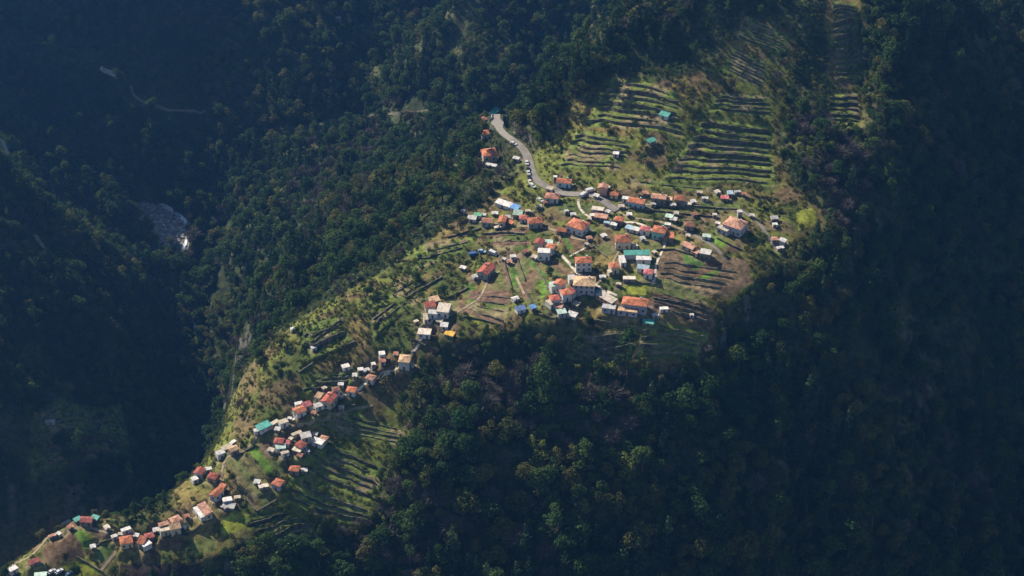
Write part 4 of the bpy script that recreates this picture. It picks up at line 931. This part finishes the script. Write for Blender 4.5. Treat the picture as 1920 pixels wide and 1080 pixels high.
def conifer(rg, h, r):
    bl = []
    for i in range(15):
        t = i / 14; q = r * (1 - t) * .8 * rg.uniform(.5, 1); a = i * 2.4
        bl.append((q*.7*math.cos(a), q*.7*math.sin(a), h * (.2 + .78 * t), .35 + r * (1 - t) * .62, .35 + r * (1 - t) * .62, h * .075))
    return bl
def trunk_mb(rg, h, r, limbs=4, top=.62):
    m_ = MB(); lx, ly = rg.uniform(-.4, .4, 2)
    m_.tube([(0,0,-1.2), (0,0,0), (lx*.4, ly*.4, h*.3), (lx, ly, h*top)], [r*1.3, r, r*.75, r*.35], 6)
    for i in range(limbs):
        a = rg.uniform(0, 6.28); z0 = h * rg.uniform(.28, .5); e = h * rg.uniform(.18, .3)
        m_.tube([(lx*.5, ly*.5, z0), (lx*.5 + e*.5*math.cos(a), ly*.5 + e*.5*math.sin(a), z0 + e*.5), (lx*.5 + e*math.cos(a), ly*.5 + e*math.sin(a), z0 + e)], [r*.5, r*.35, r*.15], 4)
    return m_
def twigs(rg, h, r, n_=260):
    V = []; Fc = []
    for i in range(n_):
        d = rg.normal(size=3); d[2] = abs(d[2]) * .9 + .1; d /= np.linalg.norm(d)
        st = np.array((0, 0, h * .34)) + d * (r, r, h * .5) * rg.uniform(.2, .65)
        dd = d + rg.normal(size=3) * .45; dd /= np.linalg.norm(dd); ln = rg.uniform(.9, 2.3)
        sd = np.cross(dd, rg.normal(size=3)); sd /= np.linalg.norm(sd); wd = rg.uniform(.05, .12)
        k = len(V); V += [st - sd * wd, st + sd * wd, st + dd * ln]; Fc.append((k, k+1, k+2))
    return np.array(V), Fc
SPECIES = []     # (name, crown mesh data, trunk mesh data, radius, category words)
def species(name, crown, ck, trunk, rad, words):
    V, Fc = crown
    mc = bpy.data.meshes.new(name + '_crown'); mc.from_pydata([tuple(map(float, q)) for q in V], [], Fc); mc.materials.append(F[ck]); mc.update()
    mt = bpy.data.meshes.new(name + '_trunk'); mt.from_pydata([tuple(map(float, q)) for q in trunk.v], [], trunk.f); mt.materials.append(BARK); mt.update()
    mj = bpy.data.meshes.new(name); k = len(V)
    mj.from_pydata([tuple(map(float, q)) for q in V] + [tuple(map(float, q)) for q in trunk.v], [], list(Fc) + [tuple(i + k for i in q) for q in trunk.f])
    mj.materials.append(F[ck]); mj.materials.append(BARK)
    mj.polygons.foreach_set('material_index', [0] * len(Fc) + [1] * len(trunk.f)); mj.update()
    SPECIES.append((name, mc, mt, mj, rad, words))
tr = np.random.default_rng(11)
species('broadleaf_tree', leaf_cloud(tr, broad(tr, 8, 3.6, 15), 34, .42), 'leaf', trunk_mb(tr, 8, .26), 3.6, 'dark green broad crowned')
species('broadleaf_tree', leaf_cloud(tr, broad(tr, 10, 4.2, 18), 30, .45), 'leaf', trunk_mb(tr, 10, .3), 4.2, 'large dark green spreading')
species('olive_tree', leaf_cloud(tr, broad(tr, 7.5, 3.3, 13), 36, .38), 'olive', trunk_mb(tr, 7.5, .22), 3.3, 'olive green loose crowned')
species('tall_tree', leaf_cloud(tr, broad(tr, 13, 2.9, 16, 1.5), 34, .40), 'leaf', trunk_mb(tr, 13, .26, 5), 2.9, 'tall slim dark green')
species('pine_tree', leaf_cloud(tr, conifer(tr, 12, 2.9), 34, .42, .2), 'needle', trunk_mb(tr, 12, .24, 0, .95), 2.9, 'pointed blackish green')
species('bare_tree', twigs(tr, 8, 3.6, 420), 'twig', trunk_mb(tr, 8, .22, 8), 3.6, 'leafless purplish grey')
species('round_tree', leaf_cloud(tr, broad(tr, 5.5, 2.6, 10), 40, .36), 'bright', trunk_mb(tr, 5.5, .18, 3), 2.6, 'small bright green rounded')
species('brown_tree', leaf_cloud(tr, broad(tr, 8.5, 3.4, 14), 36, .38), 'dry', trunk_mb(tr, 8.5, .24), 3.4, 'brownish dry leaved')
# forest points, spread over the ground in view and a margin round it
def scatter(x0, x1, y0, y1, sp):
    a, b_ = np.meshgrid(np.arange(x0, x1, sp), np.arange(y0, y1, sp)); a = a.ravel(); b_ = b_.ravel()
    return a + rng.uniform(-.48, .48, a.size) * sp, b_ + rng.uniform(-.48, .48, a.size) * sp
def keep_view(x, y, mu=230, mv=200):
    z = hz(x, y); u, v, d = project(x, y, z)
    return (u > -mu) & (u < 1920 + mu) & (v > -mv) & (v < 1080 + mv)
FOOTA = np.array(FOOT)
far_ = [False] + [q[0] >= 2 for q in PATHS]
def clear(x, y, tree=1.5, path=2.2, in_fields=True):
    ok = np.ones(x.shape, bool)
    for fx, fy, fr in FOOTA: ok &= (x - fx) ** 2 + (y - fy) ** 2 > (fr + tree) ** 2
    for fx, fy, fr in FOOTA: ok &= (x - fx) ** 2 + (y - fy + fr + 2 + 2 * tree) ** 2 > (fr * .8 + tree) ** 2
    if tree > 1:
        for fx, fy, fr in FOOTA: ok &= ((x - fx) ** 2 + (y - fy + fr + 8) ** 2 > (fr * .6 + 2) ** 2) | (fy < 940)
    for i, ln in enumerate(path_lines):
        p = ln[::2, :2]
        near = (x > p[:,0].min()-8) & (x < p[:,0].max()+8) & (y > p[:,1].min()-8) & (y < p[:,1].max()+8)
        if near.any():
            d = np.sqrt(((x[near][:, None] - p[:, 0]) ** 2 + (y[near][:, None] - p[:, 1]) ** 2).min(1))
            q = ok[near]; q &= d > (path + (2.5 if i == 0 else 2 if far_[i] else 0))
            d = np.sqrt(((x[near][:, None] - p[:, 0]) ** 2 + (y[near][:, None] - p[:, 1] + (9 if i == 0 else 8 if far_[i] else 4)) ** 2).min(1))
            q &= d > ((7 if i == 0 else 6.5 if far_[i] else 2.4) if tree > 1 else .5); ok[near] = q
    if in_fields:
        for poly in field_polys: ok &= ~inpoly(x, y, poly)
    return ok
hom = sampler(om); htr = sampler(tread)
x, y = scatter(-420, 430, 640, 1560, 4.6)
kv = keep_view(x, y); x, y = x[kv], y[kv]
o = hom(x, y); tt = htr(x, y)
clump = fbm(x, y, 30, 200); dens = np.where(o > .5, np.where(clump > .54, .32, .10), 1.0)
dens = np.where((o > .5) & (tt > .3), .025, dens); dens = np.where((o <= .5) & (tt > .3), .10, dens)
dens = np.where((o <= .5) & (fbm(x, y, 22, 210) < .34), .35, dens)
stp = sampler(steep)(x, y)
dens = np.where((o > .5) & (stp > .75) & (tt < .3) & (x < -20), .22, dens)
st2_ = np.zeros(x.shape, bool)
for dn in (0, 7, 14, 21, 28): st2_ |= inpoly(x - sx_ * dn, y - sy_ * dn, OPEN2)
dens = np.where(st2_, dens * .12, dens)
rim = (o <= .5) & (x < -10) & ((hom(x - sx_ * 8, y - sy_ * 8) > .5) | (hom(x - sx_ * 16, y - sy_ * 16) > .5) | (hom(x - sx_ * 24, y - sy_ * 24) > .5))
dens = np.where(rim, .30, dens)
for dn in (10, 18, 27, 36): dens = np.where((hom(x - sx_ * dn, y - sy_ * dn) > .5) & (o <= .5), dens * np.where((y > 955) & (x > 60), .6, 1.0), dens)
kp = rng.random(x.size) < dens; x, y = x[kp], y[kp]
kp = clear(x, y); x, y = x[kp], y[kp]; o = hom(x, y)
z = hz(x, y)
# thickets of one kind: bare woods right of the terraces and along the forest edge, pines on the shoulder
def blob(l): return [wpoly(p) for p in l]
BARE = blob([[(1490,150),(1600,190),(1640,300),(1630,460),(1560,470),(1530,380),(1480,300)], [(1250,180),(1345,190),(1330,300),(1240,330),(1200,290)],
             [(800,650),(960,640),(1000,760),(900,830),(800,800)], [(640,960),(760,900),(900,1000),(800,1070),(640,1060)], [(560,300),(700,330),(690,430),(590,420)]])
PINES = blob([[(955,200),(1180,5),(1340,20),(1350,110),(1140,135),(1040,215),(985,260)], [(30,190),(300,200),(280,420),(20,420)]])
kind = np.zeros(x.size, int); rr = rng.random(x.size); cl = fbm(x, y, 45, 230)
kind = np.select([rr < .32, rr < .54, rr < .70, rr < .85, rr < .93, rr < .97], [0, 1, 2, 3, 4, 5], 7)
cl2 = fbm(x, y, 70, 260); cl3 = fbm(x, y, 33, 270)
kind = np.where((cl > .60) & (rng.random(x.size) < .5), 5, kind); kind = np.where((cl2 < .42) & (rng.random(x.size) < .7), 2, kind)
kind = np.where((cl3 > .64) & (rng.random(x.size) < .6), 4, kind); kind = np.where((cl3 < .36) & (rng.random(x.size) < .55), 6, kind)
for p in BARE: mk = inpoly(x, y, p) & (rng.random(x.size) < .55); kind[mk] = 5
for p in PINES: mk = inpoly(x, y, p) & (rng.random(x.size) < .55); kind[mk] = np.where(rng.random(mk.sum()) < .5, 4, 3)
inside = o > .5
kind[inside] = rng.choice([6, 2, 6, 7, 0, 5], inside.sum())
scl = (.55 + .95 * rng.random(x.size) ** 1.4) * np.where(inside, .62, 1.0) * (.8 + .5 * fbm(x, y, 60, 240)); rot = rng.uniform(0, 6.28, x.size)
scl = np.where((y < 835) & ~inside & (x > -80), scl * 1.22, scl)
for dn in (9, 16, 23): scl = np.where((hom(x - sx_ * dn, y - sy_ * dn) > .5) & ~inside & ((x > 60) | (x < -10)), np.minimum(scl, .70), scl)
scl = np.where(~inside & ((hom(x, y + 8) > .5) | (hom(x - 7, y + 4) > .5) | (hom(x, y + 14) > .5)), np.minimum(scl, .78), scl)
u, v, d = project(x, y, z + 4 * scl)
# the trees that show largest: individuals
vis = (u > 5) & (u < 1915) & (v > 5) & (v < 1075)
size = np.array([SPECIES[k][4] for k in kind]) * scl / d
order = np.argsort(-size * np.where(vis, 1, 0))
chosen = []
for i in order[:2500]:
    if not vis[i]: break
    h_ = hit(u[i], v[i])
    if math.hypot(h_[0] - x[i], h_[1] - y[i]) < 14: chosen.append(i)
    if len(chosen) >= 200: break
inn = [i for i in np.where(inside & vis)[0]]
rng.shuffle(inn)
for i in inn[:90]:
    if i not in chosen: chosen.append(i)
def where(u, v, ins):
    if ins:
        if v < 350: return 'on the terraced hillside above the village'
        if u < 560: return 'among the fields of the lower ridge'
        if u < 800: return 'on the sunny scrub slope of the ridge'
        return 'in the gardens between the village houses'
    if u < 420 and v < 780: return 'on the dark far bank of the gorge'
    if u < 420: return 'in the black gorge behind the lower ridge'
    if u < 900 and v < 560: return 'on the wooded slope falling to the river'
    if v < 330 and u < 1360: return 'on the wooded shoulder above the road'
    if u > 1440 and v < 470: return 'in the woods right of the terraces'
    if u > 1440: return 'on the dark cliff at the right of the picture'
    if v < 760: return 'at the forest edge just under the village'
    if u < 760: return 'in the dark wood under the lower terraces'
    return 'on the deep shaded slope below the village'
for i in chosen:
    nm, mc, mt, mj, rad, words = SPECIES[kind[i]]
    lab = words + ' tree ' + where(u[i], v[i], inside[i])
    t = empty(nm, (x[i], y[i], z[i] - .2), rot[i], lab, 'tree', lab + 's' if False else 'trees: ' + lab)
    t.scale = (scl[i] * random.uniform(.88, 1.15), scl[i] * random.uniform(.88, 1.15), scl[i] * random.uniform(.8, 1.3))
    for nmp, md in (('crown', mc), ('trunk', mt)):
        c = bpy.data.objects.new(nmp, md); COL.objects.link(c); c.parent = t
ch = np.zeros(x.size, bool); ch[chosen] = True
# the rest of the wood, which nobody could count
def instanced(name, label, px, py, pz, pk, ps, pr, protos, cat):
    c = bpy.data.collections.new(name + '_kinds')
    for i, (nm, md) in enumerate(protos):
        ob = bpy.data.objects.new('%02d_%s' % (i, nm), md); c.objects.link(ob)
    me = bpy.data.meshes.new(name); n_ = len(px)
    me.vertices.add(n_); me.vertices.foreach_set('co', np.stack([px, py, pz], -1).astype(np.float32).ravel())
    vs = np.stack([ps * rng.uniform(.85, 1.2, n_), ps * rng.uniform(.85, 1.2, n_), ps * rng.uniform(.75, 1.35, n_)], -1).astype(np.float32)
    at_ = me.attributes.new('size', 'FLOAT_VECTOR', 'POINT'); at_.data.foreach_set('vector', vs.ravel())
    for an, ty, dat in (('kind', 'INT', pk.astype(np.int32)), ('turn', 'FLOAT', pr.astype(np.float32))):
        at_ = me.attributes.new(an, ty, 'POINT'); at_.data.foreach_set('value', dat)
    ob = bpy.data.objects.new(name, me); COL.objects.link(ob); ob['kind'] = 'stuff'; ob['label'] = label; ob['category'] = cat
    g = bpy.data.node_groups.new(name + '_spread', 'GeometryNodeTree')
    g.interface.new_socket('Geometry', in_out='INPUT', socket_type='NodeSocketGeometry'); g.interface.new_socket('Geometry', in_out='OUTPUT', socket_type='NodeSocketGeometry')
    N_ = g.nodes.new; Lk = g.links.new
    gi, go = N_('NodeGroupInput'), N_('NodeGroupOutput'); ip = N_('GeometryNodeInstanceOnPoints'); ci = N_('GeometryNodeCollectionInfo')
    ci.inputs['Collection'].default_value = c; ci.inputs['Separate Children'].default_value = True; ci.inputs['Reset Children'].default_value = True
    def att(nm, ty): q = N_('GeometryNodeInputNamedAttribute'); q.data_type = ty; q.inputs['Name'].default_value = nm; return [s for s in q.outputs if s.name == 'Attribute' and s.enabled][0]
    Lk(gi.outputs[0], ip.inputs['Points']); Lk(ci.outputs[0], ip.inputs['Instance']); ip.inputs['Pick Instance'].default_value = True
    Lk(att('kind', 'INT'), ip.inputs['Instance Index']); Lk(att('size', 'FLOAT_VECTOR'), ip.inputs['Scale'])
    cx_ = N_('ShaderNodeCombineXYZ'); Lk(att('turn', 'FLOAT'), cx_.inputs['Z']); Lk(cx_.outputs[0], ip.inputs['Rotation'])
    Lk(ip.outputs[0], go.inputs[0])
    ob.modifiers.new('spread', 'NODES').node_group = g
    return ob
mm_ = ~ch
instanced('forest', 'dense mixed forest covering the valley sides', x[mm_], y[mm_], z[mm_] - .2, kind[mm_], scl[mm_], rot[mm_], [(s[0], s[3]) for s in SPECIES], 'forest')
# undergrowth and scrub
def bush(rg, r, ck, nm, n_=6, sz=.30):
    bl = [(rg.uniform(-.5,.5)*r, rg.uniform(-.5,.5)*r, r*rg.uniform(.2,.55), r*rg.uniform(.4,.65), r*rg.uniform(.4,.65), r*rg.uniform(.35,.55)) for _ in range(n_)]
    V, Fc = leaf_cloud(rg, bl, 26, sz); m_ = bpy.data.meshes.new(nm); m_.from_pydata([tuple(map(float, q)) for q in V], [], Fc); m_.materials.append(F[ck]); return (nm, m_)
BUSH = [bush(tr, 1.3, 'shrub', 'green_bush'), bush(tr, 1.6, 'olive', 'olive_bush'), bush(tr, 1.2, 'dry', 'dry_bush'), bush(tr, 1.5, 'leaf', 'dark_bush'), bush(tr, .8, 'bright', 'bright_bush')]
x2, y2 = scatter(-260, 210, 690, 1060, 2.0)
kv = keep_view(x2, y2, 60, 60); x2, y2 = x2[kv], y2[kv]; o2 = hom(x2, y2); t2 = htr(x2, y2)
SUNNY = wpoly([(425,800),(434,757),(456,714),(508,654),(562,604),(625,565),(700,525),(800,470),(860,440),(880,480),(800,540),(780,620),(700,660),(600,720),(520,770)])
den = np.where(o2 > .5, np.where(t2 > .3, .13, .20 + .6 * smooth(.47, .6, fbm(x2, y2, 14, 300))), 0)
den = np.where((o2 > .5) & inpoly(x2, y2, SUNNY), .45 + .5 * smooth(.40, .55, fbm(x2, y2, 11, 310)), den)
den = np.where(o2 <= .5, np.where(fbm(x2, y2, 15, 330) > .45, .50, .22), den)
rim2 = (o2 <= .5) & ((hom(x2 - sx_ * 8, y2 - sy_ * 8) > .5) | (hom(x2 - sx_ * 16, y2 - sy_ * 16) > .5) | (hom(x2 - sx_ * 24, y2 - sy_ * 24) > .5))
den = np.where(rim2, .85, den)
kp = rng.random(x2.size) < den; x2, y2 = x2[kp], y2[kp]
kp = clear(x2, y2, .4, 1.2); x2, y2 = x2[kp], y2[kp]
o2 = hom(x2, y2)
k2 = np.clip((fbm(x2, y2, 9, 320) - .25) / .5 * 5 + rng.uniform(-1.3, 1.3, x2.size), 0, 4.99).astype(int)
k2 = np.where((o2 <= .5) & (rng.random(x2.size) < .6), 3, k2)
instanced('scrub', 'scrub and garden greenery over the open slopes of the ridge', x2, y2, hz(x2, y2) - .1, k2, rng.uniform(.5, 1.25, x2.size), rng.uniform(0, 6.28, x2.size), BUSH, 'scrub')
# boulders of the river bed
def rock(rg, nm):
    import bmesh
    bm_ = bmesh.new(); bmesh.ops.create_icosphere(bm_, subdivisions=2, radius=1)
    for q in bm_.verts: q.co *= rg.uniform(.7, 1.1); q.co.z *= .7
    m_ = bpy.data.meshes.new(nm); bm_.to_mesh(m_); bm_.free(); m_.materials.append(mat('river_stone', (.40,.375,.345), .9, .4, 1.5, .5)); return (nm, m_)
x3, y3 = scatter(-300, -140, 1080, 1320, 1.9)
kp = inpoly(x3, y3, field_polys[-1]) | inpoly(x3, y3, field_polys[-2]); x3, y3 = x3[kp], y3[kp]
instanced('river_boulders', 'grey boulders strewn over the river bed', x3, y3, hz(x3, y3), rng.integers(0, 3, x3.size), rng.uniform(.3, 1.3, x3.size) ** 1.5, rng.uniform(0, 6.28, x3.size), [rock(tr, 'boulder'), rock(tr, 'round_boulder'), rock(tr, 'flat_boulder')], 'boulders')
WATER = mat('white_water', (.62,.66,.70), .3, .4, .6, 0, 0, .5)
for px in ([(356,596),(366,610),(372,628),(378,640)], [(352,448),(338,478),(322,505)], [(300,383),(330,398),(352,420)]):
    ribbon('water', polyline(px, 6, 1), 2.2, WATER, .5)

# ------------------------------------------------------------------ the blue air
zlo = float(Z.min()) - 1; zhi = max(float(Z.max()), CAM_H) + 25
hz_o = MB().box(-1520, 920, -60, 2420, zlo, zhi).build('haze', None)
hz_o.data.materials.clear()
m = bpy.data.materials.new('blue_air'); m.use_nodes = True; n = m.node_tree.nodes; n.remove(n['Principled BSDF'])
pv = n.new('ShaderNodeVolumePrincipled'); pv.inputs['Color'].default_value = (*HAZE_COLOUR, 1); pv.inputs['Density'].default_value = HAZE_DENSITY; pv.inputs['Anisotropy'].default_value = .68
m.node_tree.links.new(pv.outputs[0], n['Material Output'].inputs['Volume']); hz_o.data.materials.append(m); hz_o['kind'] = 'stuff'
